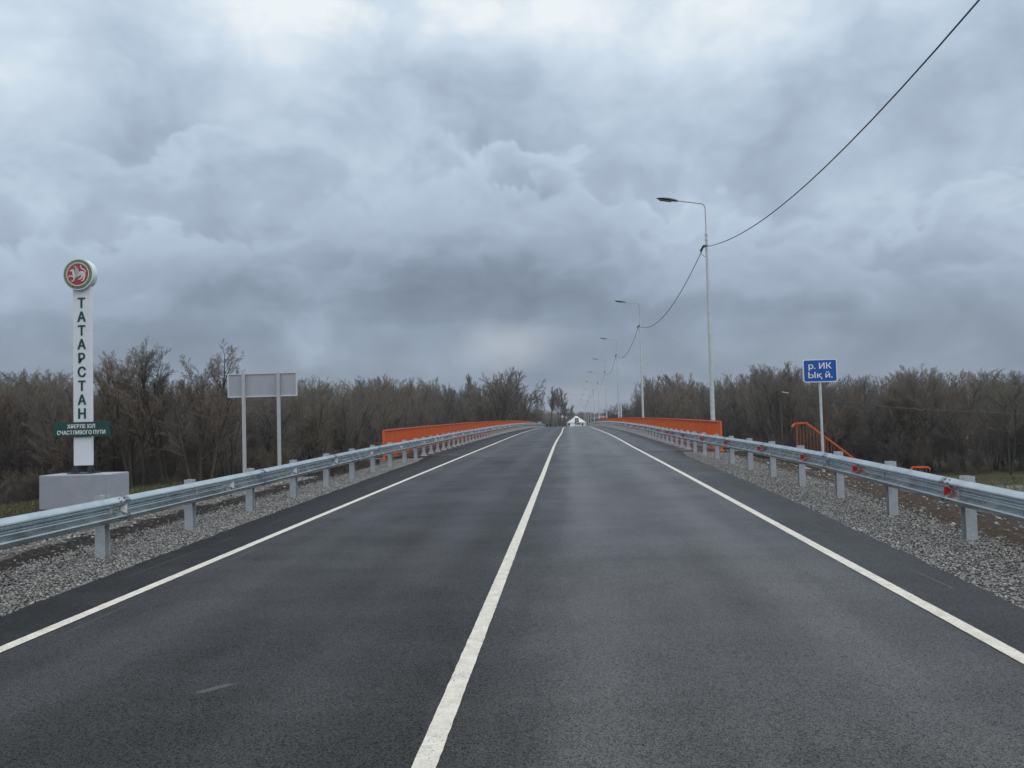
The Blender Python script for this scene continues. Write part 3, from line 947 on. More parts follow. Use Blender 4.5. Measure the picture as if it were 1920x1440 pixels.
def wings(mb):
    for k, (pts, a, c) in enumerate([
            ([(575, 680), (590, 600), (585, 520), (555, 468), (505, 450)], 44, 16),
            ([(600, 680), (603, 590), (598, 520), (575, 465), (568, 420)], 40, 14),
            ([(625, 690), (625, 600), (615, 530), (605, 475)], 40, 14),
            ([(655, 690), (652, 610), (645, 550), (640, 500)], 40, 14),
            ([(672, 690), (670, 630), (662, 570)], 36, 12)]):
        stroke(mb, pts, a, c, -.2795 - .0004 * k, -.2702)
    q = [((610 + 52 * math.cos(t) - 640) / 440 * .405 + dc[0], -((745 + 52 * math.sin(t) - 705) / 470) * .405 + dc[1]) for t in [i * .3927 for i in range(16)]]
    mb.prism(q, -.2822, -.2702)
sub('wing_and_shield', wings, MT['emgrey'])
# name plate
b = MB(); b.box(-.865, -.035, Z0 + 1.31, .725, -.004, Z0 + 1.71)
pt = b.build('farewell_plate', MT['green'], pil, bevel=.004)
lettering('ХӘЕРЛЕ ЮЛ', .108, -.08, -.0375, Z0 + 1.595, MT['white_film'], pt, width=.78, bold=.014)
lettering('СЧАСТЛИВОГО ПУТИ', .108, -.08, -.0375, Z0 + 1.43, MT['white_film'], pt, width=1.36, bold=.014)

# ------------------------------------------------------------------ sign board seen from behind
sb = thing('road_sign', 'large blank grey sign board seen from behind, on two galvanised posts', 'sign', (-10.295, 27.0, gh(-10.295, 27)))
zb = -sb.location.z
b = MB(); b.box(-1.26, .03, zb + 2.49, 1.26, .045, zb + 3.31); b.build('panel', MT['board_back'], sb)
b = MB()
for x0, x1, z0, z1 in ((-1.285, 1.285, 2.465, 2.505), (-1.285, 1.285, 3.29, 3.33), (-1.285, -1.245, 2.507, 3.288), (1.245, 1.285, 2.507, 3.288)): b.box(x0, .0, zb + z0, x1, .055, zb + z1)
b.build('frame', MT['alu'], sb)
for x in (-.66, .63):
    b = MB(); b.box(x - .055, -.11, -.4, x + .045, -.003, zb + 3.335); b.build('post', MT['post2'], sb, bevel=.006)

# ------------------------------------------------------------------ blue river sign
bs = thing('road_sign', 'blue sign with two white words on a single grey post beside the barrier', 'sign', (7.735, 22.0, gh(7.735, 22)))
zb = -bs.location.z
def rrect(w, hgt, r_, cx_=0, cz_=0, n=5):
    return [(cx_ + sx * (w / 2 - r_) + r_ * math.cos(a), cz_ + sz * (hgt / 2 - r_) + r_ * math.sin(a)) for sx, sz, a0 in ((1, 1, 0), (-1, 1, 90), (-1, -1, 180), (1, -1, 270)) for a in [R(a0 + 90 * k / n) for k in range(n + 1)]]
b = MB(); b.prism(rrect(.925, .64, .055, 0, zb + 2.585), -.012, .010); pnl = b.build('panel', MT['white_film'], bs)
b = MB(); b.prism(rrect(.875, .59, .04, 0, zb + 2.585), -.015, -.0125); b.build('blue_field', MT['blue'], pnl)
lettering('р. ИК', .17, .0, -.018, zb + 2.70, MT['white_film'], pnl, width=.62, bold=.012)
lettering('Ық й.', .17, .0, -.018, zb + 2.455, MT['white_film'], pnl, width=.65, bold=.012)
b = MB(); b.tube([(0, .05, -.5), (0, .05, zb + 2.86)], .036, 12); b.build('post', MT['pole'], bs, smooth=True)

# ------------------------------------------------------------------ steps down the bank with orange handrails
def handrail(label, pts, y, cat='railing'):
    """pts: (x, z of the handrail, z of the ground)"""
    t = thing('stair_railing', label, cat, (pts[0][0], y, pts[0][2]), 0, 'orange railings of the steps down the bank')
    ox, oz = pts[0][0], pts[0][2]
    b = MB()
    for (xa, za, _), (xb, zb_, _) in zip(pts, pts[1:]): b.bar((xa - ox, 0, za - oz), (xb - ox, 0, zb_ - oz), .05, .05)
    b.bar((-.09, -.02, pts[0][1] - oz - .10), (.0, 0, pts[0][1] - oz), .05, .05)
    b.build('handrail', MT['orange'], t)
    low = MB()
    for (xa, za, ga), (xb, zb_, gb) in zip(pts, pts[1:]): low.bar((xa - ox, 0, ga - oz + .10), (xb - ox, 0, gb - oz + .10), .03, .03)
    low.build('bottom_rail', MT['orange'], t)
    tot = pts[-1][0] - pts[0][0]
    def at(x):
        for (xa, za, ga), (xb, zb_, gb) in zip(pts, pts[1:]):
            if x <= xb + 1e-6:
                k = (x - xa) / (xb - xa); return za + (zb_ - za) * k, ga + (gb - ga) * k
        return pts[-1][1:]
    b = MB(); x = ox + .05; i = 0
    bal = MB()
    while x < pts[-1][0]:
        z, gz = at(x)
        if i % 8 == 0: 
            pm = MB(); pm.box(x - ox - .025, -.025, gz - oz - .2, x - ox + .025, .025, z - oz - .01); pm.build('post', MT['orange_dull'], t)
        else: bal.box(x - ox - .009, -.009, gz - oz + .10, x - ox + .009, .009, z - oz - .01)
        x += .10; i += 1
    bal.build('balusters', MT['orange_dull'], t)
    return t
handrail('long sloping orange railing of the steps beside the blue sign post', [(7.56, 1.08, -.02), (7.90, 1.10, -.14), (9.35, -.08, -1.16), (12.0, -2.24, -3.2)], 24.0)
handrail('short orange railing poking up over the barrier, lower down the bank', [(10.80, -.54, -1.6), (10.97, -.31, -1.6), (11.40, -.32, -1.62), (11.47, -.38, -1.64)], 24.0)
st = thing('stairs', 'narrow concrete steps going down the bank between orange railings', 'stairs', (7.7, 24.8, -.3))
for i in range(12):
    b = MB(); b.box(i * .36, -.7, -i * .24 - .6, i * .36 + .355, .7, -i * .24); b.build('step', MT['concrete'], st)

# ------------------------------------------------------------------ street lamps
LX = 6.70
lamp_y = [32.65 + 30.4 * i for i in range(10)]
def build_lamp(label):
    t = thing('street_lamp', label, 'street lamp', (0, 0, 0), 0, 'street lamps in a row along the bridge')
    b = MB()
    b.tube([(0, 0, -.4), (0, 0, 4.5), (0, 0, 9.15)], [.098, .080, .050], 16); b.build('pole', MT['pole'], t, smooth=True)
    b = MB(); b.tube([(0, 0, 9.15), (0, 0, 9.17)], .075, 12); b.tube([(0, 0, 8.93), (0, 0, 8.95)], .075, 12); b.tube([(0, 0, 9.17), (0, 0, 9.32)], [.05, .028], 12); b.build('collar', MT['pole'], t)
    b = MB()
    arc = [(0, 0, 9.15), (0, 0, 10.28)]
    for k in range(1, 7):
        a = R(80 * k / 6)
        arc.append((-.22 * (1 - math.cos(a)), 0, 10.28 + .22 * math.sin(a)))
    e = arc[-1]; arc.append((e[0] - 1.0, 0, e[2] + .17))
    b.tube(arc, .024, 8); b.build('arm', MT['post'], t, smooth=True)
    e = Vector(arc[-1]); d = Vector((-1, 0, .17)).normalized()
    rings = []
    for s_, w, hu, hd in ((-.06, .03, .03, .03), (.02, .06, .05, .045), (.08, .10, .06, .05), (.30, .16, .075, .055), (.55, .17, .06, .04), (.75, .13, .035, .022), (.84, .05, .012, .008)):
        c = e + d * s_ + Vector((0, 0, s_ * .02 - (.06 * max(0, s_ - .2) ** 2)))
        rings.append([c + Vector((0, w * math.cos(a), (hu if math.sin(a) > 0 else hd) * math.sin(a))) for a in [2 * math.pi * k / 14 for k in range(14)]])
    b = MB(); b.loft(rings); hd_ = b.build('lamp_head', MT['lamp'], t, smooth=True)
    b = MB()
    b.bar(e + d * .22 + Vector((0, 0, -.058)), e + d * .72 + Vector((0, 0, -.062)), .22, .012, up=(0, 0, 1)); b.build('lens', MT['lens'], hd_)
    b = MB(); b.box(-.14, -.03, 8.63, -.04, .03, 8.73); b.bar((-.13, 0, 8.70), (-.20, .35, 8.55), .05, .06); b.bar((-.10, 0, 8.65), (-.02, -.40, 8.65), .03, .03); b.tube([(-.16, .1, 8.65), (-.2, .2, 8.40), (-.08, .05, 8.25), (-.05, 0, 8.27)], .010, 5)
    b.build('cable_clamp', MT['dark'], t)
    return t
def dup(root, loc, label, rotz=0.0):
    r_ = root.copy(); COL.objects.link(r_); r_.location = loc; r_.rotation_euler = (0, 0, rotz); r_['label'] = label
    for ch in list(root.children):
        c = ch.copy(); COL.objects.link(c); c.parent = r_
        for gch in ch.children:
            d = gch.copy(); COL.objects.link(d); d.parent = c
    return r_
ORD = ['second', 'third', 'fourth', 'fifth', 'sixth', 'seventh', 'eighth', 'ninth']
lamp0 = build_lamp('tallest looking street lamp, its pole behind the very end of the orange parapet')
lamp0.location = (LX, lamp_y[0], P(lamp_y[0]) - .24)
for i, y in enumerate(lamp_y[1:]):
    dup(lamp0, (LX, y, P(y) - (.10 if i == 0 else 0)), ('galvanised street lamp, %s in the row counted along the bridge' % ORD[i]) if i < 8 else 'tiny last street lamp at the far end of the row')

# cable slung from lamp to lamp (one more pole stands behind the camera)
att = [(LX - .12, 2.0, 8.45)] + [(LX - .12, y, P(y) + 8.65 - (.24 if i == 0 else .1 if i == 1 else 0)) for i, y in enumerate(lamp_y)]
for i, (a, c) in enumerate(zip(att, att[1:])):
    sag = 1.5 if i == 0 else 1.2
    pts = []
    for k in range(25):
        t_ = k / 24
        pts.append((a[0], a[1] + (c[1] - a[1]) * t_, a[2] + (c[2] - a[2]) * t_ - 4 * sag * t_ * (1 - t_)))
    b = MB(); mid = pts[0]
    b.tube([tuple(np.subtract(p_, mid)) for p_ in pts], .014 if i == 0 else .017, 6)
    o = b.build('overhead_cable', MT['cable'], None, smooth=True, loc=mid)
    lab = 'black cable rising steeply from the tallest looking street lamp to the top edge' if i == 0 else ('sagging black cable between the tallest looking street lamp and the next one' if i == 1 else ('sagging black cable running on from the %s street lamp' % ORD[i - 2]))
    tag(o, lab, 'cable', 'cables slung between the street lamps')

# ------------------------------------------------------------------ wooden pole with lamp and wire on the low ground
ux, uy = 19.5, 70.0
uz = gh(ux, uy)
up = thing('utility_pole', 'dark wooden pole with a small white lamp, in front of the wood behind the steps', 'pole', (ux, uy, uz))
T_ = 2.75 - uz
b = MB(); b.tube([(0, 0, -.3), (0, 0, T_)], [.14, .09], 10); b.build('pole', MT['wood'], up, smooth=True)
b = MB(); b.bar((-.1, 0, T_ - .1), (.35, -.25, T_ + .12), .05, .05); b.build('arm', MT['dark'], up)
b = MB(); b.bar((.1, -.2, T_ + .12), (.65, -.35, T_ ), .13, .06); b.build('lamp_head', MT['alu'], up, bevel=.03)
b = MB(); b.tube([(-.65, -.02, -.3), (-.65, 0, T_ - 4.4)], [.09, .08], 8); b.build('pole', MT['wood'], up)
a = Vector((ux, uy, 2.65)); c = Vector((ux + 34, uy - 12, 1.2))
pts = [a.lerp(c, k / 20) - Vector((0, 0, 4 * 1.4 * (k / 20) * (1 - k / 20))) - a for k in range(21)]
b = MB(); b.tube(pts, .03, 5)
tag(b.build('overhead_cable', MT['cable'], None, loc=a), 'thin dark wire crossing in front of the wood from the wooden pole', 'cable')

b = MB(); b.box(34, 56.6, -6.2, 75, 56.9, gh(40, 57) + .42)
tag(b.build('low_wall', MT['concrete'], None), 'low pale concrete wall beside the dirt track at the right edge', 'wall')

# ------------------------------------------------------------------ far end of the road
def P2(y): return P(y)
ty = 247.0
tent = thing('tent', 'large white round tent with a dark screen over its entrance, on the road', 'tent', (cx(1080, ty), ty, P(ty)))
b = MB(); n = 12; rings = []
for r_, z in ((3.05, 0), (3.1, 1.9)): rings.append([Vector((r_ * math.cos(2 * math.pi * (k + .5) / n), r_ * math.sin(2 * math.pi * (k + .5) / n), z)) for k in range(n)])
b.loft(rings); b.build('wall', MT['canvas'], tent)
b = MB(); rings = []
for r_, z in ((3.2, 1.86), (3.18, 1.98), (.85, 3.55), (.55, 3.9), (.1, 4.05)): rings.append([Vector((r_ * math.cos(2 * math.pi * (k + .5) / n), r_ * math.sin(2 * math.pi * (k + .5) / n), z)) for k in range(n)])
b.loft(rings); b.build('roof', MT['canvas'], tent)
b = MB(); b.box(-.45, -3.35, 1.85, .75, -3.25, 3.35); sc_ = b.build('screen', MT['screen'], tent)
b = MB(); b.box(-.15, -3.37, 2.55, .35, -3.352, 2.85); b.build('screen_picture', MT['canvas'], sc_)
b = MB(); b.box(-2.35, -3.2, 1.82, 2.35, -3.12, 1.9); b.build('dark_trim', MT['dark'], tent)


def build_car(name, label, body, van=False):
    t = thing(name, label, 'van' if van else 'car')
    W = .92; Hh = 1.85 if van else 1.5; L = 2.3
    secs = [(-L, .35, .75, .84), (-L + .15, .22, .92, .9), (-1.25, .2, 1.02, W), (-.2, .2, 1.05, W), (1.6, .2, 1.05, W), (L, .25, .95, .88)]
    rings = []
    for y, z0, z1, w in secs: rings.append([Vector((sx * w * k, y, z)) for sx, k, z in ((-1, .95, z0), (1, .95, z0), (1, 1, (z0 + z1) / 2), (1, .93, z1), (-1, .93, z1), (-1, 1, (z0 + z1) / 2))])
    b = MB(); b.loft(rings); b.build('body', body, t, smooth=True, bevel=.03)
    b = MB(); rings = []
    for y, z, w in ((-1.2, 1.03, .84), (-.55, Hh - .06, .70), (.9, Hh, .70), (1.9, Hh - .12, .70), (2.15, 1.03, .80)):
        rings.append([Vector((-w, y, 1.0)), Vector((w, y, 1.0)), Vector((w * .92 + .0, y, z)), Vector((-w * .92, y, z))])
    b.loft(rings); b.build('cabin', body, t, smooth=False, bevel=.02)
    b = MB(); b.add([(-.74, -1.18, 1.07), (.74, -1.18, 1.07), (.62, -.62, Hh - .12), (-.62, -.62, Hh - .12), (-.74, -1.12, 1.04), (.74, -1.12, 1.04), (.62, -.56, Hh - .15), (-.62, -.56, Hh - .15)], [(0, 1, 2, 3), (7, 6, 5, 4), (0, 4, 5, 1), (1, 5, 6, 2), (2, 6, 7, 3), (3, 7, 4, 0)]); b.build('windscreen', MT['glass'], t)
    b = MB(); b.box(-.5, -2.32, .5, .5, -2.2, .68); b.build('grille', MT['dark'], t)
    for sx in (-1, 1):
        b = MB(); b.box(sx * .68 - .14, -2.31, .62, sx * .68 + .14, -2.2, .76); b.build('headlight', MT['headlamp'] if body == MT['carblack'] else MT['whiterefl'], t)
        b = MB(); b.box(sx * 1.0 - .09, -.95, 1.05, sx * 1.0 + .09, -.85, 1.2); b.build('mirror', body, t)
        for y in (-1.4, 1.45):
            b = MB(); b.tube([(sx * .74, y, .33), (sx * .92, y, .33)], .33, 16); w = b.build('wheel', MT['rubber'], t)
            b = MB(); b.tube([(sx * .90, y, .33), (sx * .925, y, .33)], .2, 12); b.build('rim', MT['alu'], w)
    return t
v1 = build_car('parked_van', 'greenish silver van with a dark windscreen in front of the tent', MT['silver'], True); v1.location = (cx(1084, 237), 237, P(237))
v2 = build_car('parked_car', 'low white car between the dressed-in-black person and the silver van', MT['carwhite']); v2.location = (cx(1072.5, 241), 241, P(241)); v2['label'] = 'white car beside the silver van at the tent'
v3 = build_car('parked_car', 'black car with lit headlights, beyond the crest of the road', MT['carblack']); v3.location = (cx(1048, 268), 268, P(268) + .05)


def person(label, x, y, turn=0.0, lean=0.0, armout=0.0):
    pts = {'pel': (0, 0, .95), 'sp': (0, .01, 1.18), 'ch': (0, 0, 1.38), 'nk': (0, 0, 1.50), 'hd': (0, -.01, 1.60), 'tp': (0, 0, 1.72)}
    rad = {'pel': .16, 'sp': .15, 'ch': .17, 'nk': .06, 'hd': .095, 'tp': .075}
    ed = [('pel', 'sp'), ('sp', 'ch'), ('ch', 'nk'), ('nk', 'hd'), ('hd', 'tp')]
    for s_, sx in (('l', -1), ('r', 1)):
        pts.update({'h' + s_: (sx * .10, 0, .88), 'k' + s_: (sx * .12, -.02, .48), 'a' + s_: (sx * .13, 0, .08), 't' + s_: (sx * .15, -.17, .04),
                    's' + s_: (sx * .20, 0, 1.40), 'e' + s_: (sx * (.26 + armout), .02, 1.12), 'w' + s_: (sx * (.24 + armout), -.06, .87), 'f' + s_: (sx * .23, -.10, .78)})
        rad.update({'h' + s_: .10, 'k' + s_: .065, 'a' + s_: .05, 't' + s_: .04, 's' + s_: .075, 'e' + s_: .055, 'w' + s_: .038, 'f' + s_: .03})
        ed += [('pel', 'h' + s_), ('h' + s_, 'k' + s_), ('k' + s_, 'a' + s_), ('a' + s_, 't' + s_), ('ch', 's' + s_), ('s' + s_, 'e' + s_), ('e' + s_, 'w' + s_), ('w' + s_, 'f' + s_)]
    ks = list(pts)
    me = bpy.data.meshes.new('person'); me.from_pydata([pts[k] for k in ks], [(ks.index(a), ks.index(c)) for a, c in ed], [])
    o = bpy.data.objects.new('person', me); COL.objects.link(o)
    md = o.modifiers.new('s', 'SKIN')
    for i, k in enumerate(ks):
        me.skin_vertices[0].data[i].radius = (rad[k], rad[k] * .8)
        me.skin_vertices[0].data[i].use_root = (k == 'pel')
    o.modifiers.new('ss', 'SUBSURF').levels = 1
    bpy.context.view_layer.update()
    m2 = bpy.data.meshes.new_from_object(o.evaluated_get(bpy.context.evaluated_depsgraph_get()))
    bpy.data.objects.remove(o)
    m2.materials.clear()
    for k in ('cloth_dark', 'skin'): m2.materials.append(MT[k])
    for p_ in m2.polygons:
        c = p_.center
        p_.material_index = 1 if (c.z > 1.50 or (c.z < .86 and abs(c.x) > .19 and c.z > .7)) else 0
        p_.use_smooth = True
    r_ = thing('person', label, 'person', (x, y, P(y)), turn)
    o = bpy.data.objects.new('body', m2); link(o, r_)
    b = MB()
    for (z, w) in ((0, 0),):
        rings = []
        for zz, rr_ in ((1.60, .10), (1.68, .108), (1.74, .09), (1.79, .03)): rings.append([Vector((rr_ * math.cos(t), .02 + rr_ * math.sin(t), zz)) for t in [k * math.pi / 5 for k in range(10)]])
        b.loft(rings)
    b.build('hair', MT['hair'], r_, smooth=True)
    return r_
person('person in dark clothes standing on the crest, left one of the close pair', cx(1025.5, 233), 233, .3)
person('person in dark clothes standing on the crest, right one of the close pair', cx(1031.5, 234), 234, -.4)
person('person in black standing before the tent, beside the white car', cx(1066.5, 240), 240, .2)
person('person in black standing before the tent, beside the silver van', cx(1091.5, 238), 238, -.2, armout=.05)
person('person in dark clothes far off by the last lamps', cx(1104.5, 262), 262, .5)


def building(name, label, px0, px1, d, ztop, eave, wall, roofm, wins, depth=10, gable='x', zbase=None):
    x0, x1 = cx(px0, d), cx(px1, d); w = x1 - x0
    g0 = gh((x0 + x1) / 2, d)
    t = thing(name, label, 'building', ((x0 + x1) / 2, d, g0))
    b = MB(); b.box(-w / 2, 0, -.5, w / 2, depth, eave - g0); b.build('wall', wall, t)
    b = MB()
    zt, ze = ztop - g0, eave - g0 + .003
    if gable == 'x':
        vs = [(-w / 2 - .4, -.4, ze), (w / 2 + .4, -.4, ze), (w / 2 + .4, depth + .4, ze), (-w / 2 - .4, depth + .4, ze), (-w / 2 + (1.5 if roofm == MT['roof_grey'] else 0), depth / 2, zt), (w / 2 - (1.5 if roofm == MT['roof_grey'] else 0), depth / 2, zt)]
        b.add(vs, [(0, 1, 5, 4), (1, 2, 5), (2, 3, 4, 5), (3, 0, 4), (3, 2, 1, 0)])
    else:
        vs = [(-w / 2 - .4, -.4, ze), (w / 2 + .4, -.4, ze), (w / 2 + .4, depth + .4, ze), (-w / 2 - .4, depth + .4, ze), (0, -.4, zt), (0, depth + .4, zt)]
        b.add(vs, [(0, 1, 4), (1, 2, 5, 4), (2, 3, 5), (3, 0, 4, 5), (3, 2, 1, 0)])
    b.build('roof', roofm, t)
    for (fx, z, ww, hh) in wins:
        f = MB(); x = -w / 2 + fx * w; zz = z - g0
        f.box(x - ww / 2, -.06, zz - hh / 2, x + ww / 2, .02, zz + hh / 2); fr = f.build('window', MT['wall_white'] if wall != MT['wall_white'] else MT['alu'], t)
        f = MB(); f.box(x - ww / 2 + .08, -.075, zz - hh / 2 + .08, x + ww / 2 - .08, -.061, zz + hh / 2 - .08); f.build('pane', MT['glass'], fr)
    return t
building('house', 'two-storey white building with a pale hipped roof behind the parapet', 1140, 1170, 350, .9, -.7, MT['wall_white'], MT['roof_grey'], [(k / 5 + .1, -1.5, 1.0, .9) for k in range(5)] + [(k / 5 + .1, -4.2, 1.0, 1.2) for k in range(5)])
building('house', 'pale side wing of the white building beside the wood', 1170.5, 1177, 352, .1, -.6, MT['wall_white'], MT['roof_grey'], [(.5, -1.4, .8, .7)], depth=8)
building('house', 'long low building with a red roof, between the street lamps', 1122, 1139, 345, -.6, -1.5, MT['wall_cream'], MT['roof_red'], [(k / 4 + .12, -2.6, .9, .8) for k in range(4)])
building('shed', 'low blue building left of the red roofed one', 1107, 1121, 340, -1.2, -1.8, MT['wall_blue'], MT['wall_blue'], [(.85, -2.4, 1.5, .8)])
building('house', 'small cream house under the bare trees near the tent', 1050, 1057, 380, .0, -1.2, MT['wall_cream'], MT['roof_grey'], [(.3, -2.2, .6, .8), (.7, -2.2, .6, .8)], gable='y')
building('house', 'cream house half hidden behind the tent roof', 1059, 1063, 390, -.6, -1.4, MT['wall_cream'], MT['roof_grey'], [(.5, -2.6, .8, .8)], gable='y')

# small things by the far end of the parapet
t = thing('road_sign', 'small pale sign panel on posts at the far end of the orange parapet', 'sign', (cx(1011, 190), 190, gh(cx(1011, 190), 190)))
zb = -t.location.z
b = MB(); b.box(-.45, 0, zb - 1.35, .45, .03, zb - .62); b.build('panel', MT['alu'], t)
for x in (-.3, .3):
    b = MB(); b.box(x - .03, .031, -.2, x + .03, .08, zb - .62); b.build('post', MT['post'], t)
t = thing('street_pole', 'thin grey pole rising behind the orange parapet in front of the wood', 'pole', (cx(977.5, 130), 130, gh(cx(977.5, 130), 130)))
b = MB(); b.tube([(0, 0, -.2), (0, 0, -t.location.z + 3.3)], [.09, .06], 8); b.build('pole', MT['wood'], t)
t = thing('flag_mast', 'white mast standing beside the third street lamp pole', 'mast', (cx(1164.5, 150), 150, gh(cx(1164.5, 150), 150)))
b = MB(); b.tube([(0, 0, -.2), (0, 0, -t.location.z + 3.0)], [.16, .10], 8); b.build('pole', MT['white'], t, smooth=True)

# ------------------------------------------------------------------ hills on the horizon
b = MB()
hp = [(-2200, 6), (-1500, 34), (-900, 40), (-500, 36), (-230, 26), (-60, 6), (30, -9)]
yy = 1500
for k, (dy, s_) in enumerate(((0, 0), (250, .55), (500, 1.0), (800, .9), (1300, 0))): pass
rings = []
for dy, s_ in ((0, 0), (200, .5), (450, .95), (700, 1.0), (1300, 0)):
    rings.append([Vector((x, 1100 + dy, -6.5 + (z + 7) * s_ * (1 + .06 * math.sin(x * .01 + dy)))) for x, z in [(hp[i][0] + (hp[i + 1][0] - hp[i][0]) * k / 6, hp[i][1] + (hp[i + 1][1] - hp[i][1]) * k / 6) for i in range(len(hp) - 1) for k in range(6)]])
b.loft(rings, closed=False)
tag(b.build('hills', MT['ground'], smooth=True), kind='structure')

# ------------------------------------------------------------------ bare trees
def grow(seed, kind):
    """segments (p0, p1, r0, r1, level) of a leafless tree of height about 1, rooted at the origin"""
    q = random.Random(seed); segs = []
    spec = {
        'tall': dict(n=(9, 8, 7, 7), frac=(.46, .56, .50, .45), ang=(27, 31, 34, 38), up=.10, r=.0125, L=.72, start=.36, multi=2),
        'spread': dict(n=(7, 8, 7, 7), frac=(.48, .56, .50, .46), ang=(31, 34, 38, 40), up=.11, r=.0125, L=.66, start=.40, multi=4),
        'bush': dict(n=(8, 6, 5), frac=(.55, .55, .55), ang=(30, 38, 42), up=.14, r=.007, L=.75, start=.12, multi=7),
        'far': dict(n=(9, 7, 6), frac=(.55, .55, .5), ang=(32, 40, 45), up=.18, r=.017, L=.68, start=.2, multi=1),
    }[kind]
    def branch(p, d, L, r_, lv):
        ns = (6, 4, 3, 2, 2)[lv]
        pts = [p]; dirs = []
        cur = p.copy(); dd = d.copy()
        for i in range(ns):
            wv = .065 if lv < 2 else .03
            dd = (dd + Vector((q.gauss(0, wv), q.gauss(0, wv), q.gauss(0, .03) + spec['up'] * (.15, .35, .2, .1, .05)[lv]))).normalized()
            nx_ = cur + dd * (L / ns)
            ra = r_ * (1 - .8 * i / ns); rb = r_ * (1 - .8 * (i + 1) / ns)
            segs.append((cur.x, cur.y, cur.z, nx_.x, nx_.y, nx_.z, ra, rb, lv))
            cur = nx_; pts.append(cur); dirs.append(dd.copy())
        if lv >= len(spec['n']): return
        nc = spec['n'][lv]
        for k in range(nc):
            f = (spec['start'] if lv == 0 else .15) + (1 - (spec['start'] if lv == 0 else .15)) * (k + q.random()) / nc
            f = min(f, .99)
            i = int(f * ns); pp = pts[i].lerp(pts[i + 1], f * ns - i); bd = dirs[i]
            a = R(q.gauss(spec['ang'][lv], 9))
            perp = bd.orthogonal().normalized()
            perp.rotate(Matrix.Rotation(q.uniform(0, 6.283), 3, bd))
            nd = (bd * math.cos(a) + perp * math.sin(a)).normalized()
            if nd.z < -.1: nd.z *= -.3
            cl_ = L * spec['frac'][lv] * (1.12 - .55 * f) * q.uniform(.75, 1.15)
            branch(pp, nd, cl_, max(r_ * (.62 - .30 * f) * q.uniform(.8, 1.1), .0006), lv + 1)
    for m_ in range(spec['multi']):
        sp = .0 if spec['multi'] == 1 else (.30 if kind == 'bush' else .22)
        an = q.uniform(0, 6.283)
        d = Vector((sp * math.cos(an) * q.uniform(.3, 1.3), sp * math.sin(an) * q.uniform(.3, 1.3), 1)).normalized()
        branch(Vector((q.gauss(0, .01), q.gauss(0, .01), 0)), d, spec['L'] * q.uniform(.85, 1.1), spec['r'] * q.uniform(.75, 1.1), 0)
    a = np.array(segs)
    H = np.quantile(a[:, 5], .998)
    a[:, :6] /= H
    a[:, 6:8] /= 1.0
    return a


def tubes(a, rmin, nside=3):
    """vectorised prisms for segments"""
    p0, p1 = a[:, :3], a[:, 3:6]
    r0, r1 = np.maximum(a[:, 6], rmin), np.maximum(a[:, 7], rmin)
    d = p1 - p0; d /= np.linalg.norm(d, axis=1, keepdims=True) + 1e-9
    ref = np.where(np.abs(d[:, 2:3]) > .8, np.array([[1., 0, 0]]), np.array([[0, 0, 1.]]))
    u = np.cross(d, ref); u /= np.linalg.norm(u, axis=1, keepdims=True); w = np.cross(d, u)
    V = []
    for p_, r_ in ((p0, r0), (p1 + d * r1[:, None] * .4, r1)):
        for k in range(nside):
            t = 2 * math.pi * k / nside
            V.append(p_ + (u * math.cos(t) + w * math.sin(t)) * r_[:, None])
    V = np.stack(V, 1)
    n = len(a)
    fc = np.array([(k, (k + 1) % nside, nside + (k + 1) % nside, nside + k) for k in range(nside)])
    Fc = (fc[None] + (np.arange(n) * 2 * nside)[:, None, None]).reshape(-1, 4)
    return V.reshape(-1, 3), Fc


PROTO = {}
def proto(kind, seed, Href, rmin):
    key = (kind, seed, rmin)
    if key in PROTO: return PROTO[key]
    a = grow(seed, kind)
    if seed > 10: a = a[a[:, 8] < 4]
    lo, hi = a[a[:, 8] <= 1], a[a[:, 8] > 1]
    V, Fc = tubes(lo, rmin * 1.4 / Href, 5)
    m1 = mesh_np('trunk', V, Fc, MT['bark'], smooth=True)
    V, Fc = tubes(hi, rmin / Href, 3)
    m2 = mesh_np('crown', V, Fc, MT['twig'])
    PROTO[key] = (m1, m2)
    return PROTO[key]


def top_line(px, fill=False):
    if fill and 195 < px < 565: return 703
    T = [(-400, 680), (0, 684), (60, 684), (130, 692), (195, 694), (215, 655), (260, 640), (300, 640), (320, 636), (350, 655), (385, 645), (405, 690), (430, 655), (470, 678), (520, 678), (560, 690), (600, 706), (650, 712), (700, 703), (760, 704), (820, 702), (870, 716), (900, 700), (930, 687), (965, 694), (985, 715), (1000, 728),
         (1012, 726), (1018, 745), (1030, 724), (1058, 728), (1064, 765), (1172, 765), (1176, 712), (1200, 706), (1250, 703), (1340, 706), (1400, 697), (1450, 684), (1465, 680), (1500, 692), (1560, 702), (1650, 699), (1700, 692), (1738, 684), (1760, 695), (1800, 692), (1920, 692), (2400, 690)]
    for (a, ya), (c, yc) in zip(T, T[1:]):
        if px <= c: return ya + (yc - ya) * (px - a) / (c - a)
    return 690


def tree(kind, seed, x, y, H, wide, label, group, rotz, Href=10, rmin=.0045):
    if y > 110: seed, rmin = seed + 10, (.016 if y < 200 else .026)
    m1, m2 = proto(kind, seed, Href, rmin)
    z = gh(x, y) - .15
    t = thing('bare_tree', label, 'tree', (x, y, z), rotz, group)
    t.scale = (H * wide, H * wide, H)
    link(bpy.data.objects.new('trunk', m1), t); link(bpy.data.objects.new('crown', m2), t)
    return t


tr = random.Random(11)
def height_for(x, y, jitter):
    p_ = proj(x, y, 1.63)
    if p_ is None: return None
    px, hy = p_
    if px < -330 or px > 2250: return None
    d = y
    topz = 1.63 + (hy - top_line(px, True) - jitter) * d / F
    return px, topz - gh(x, y)


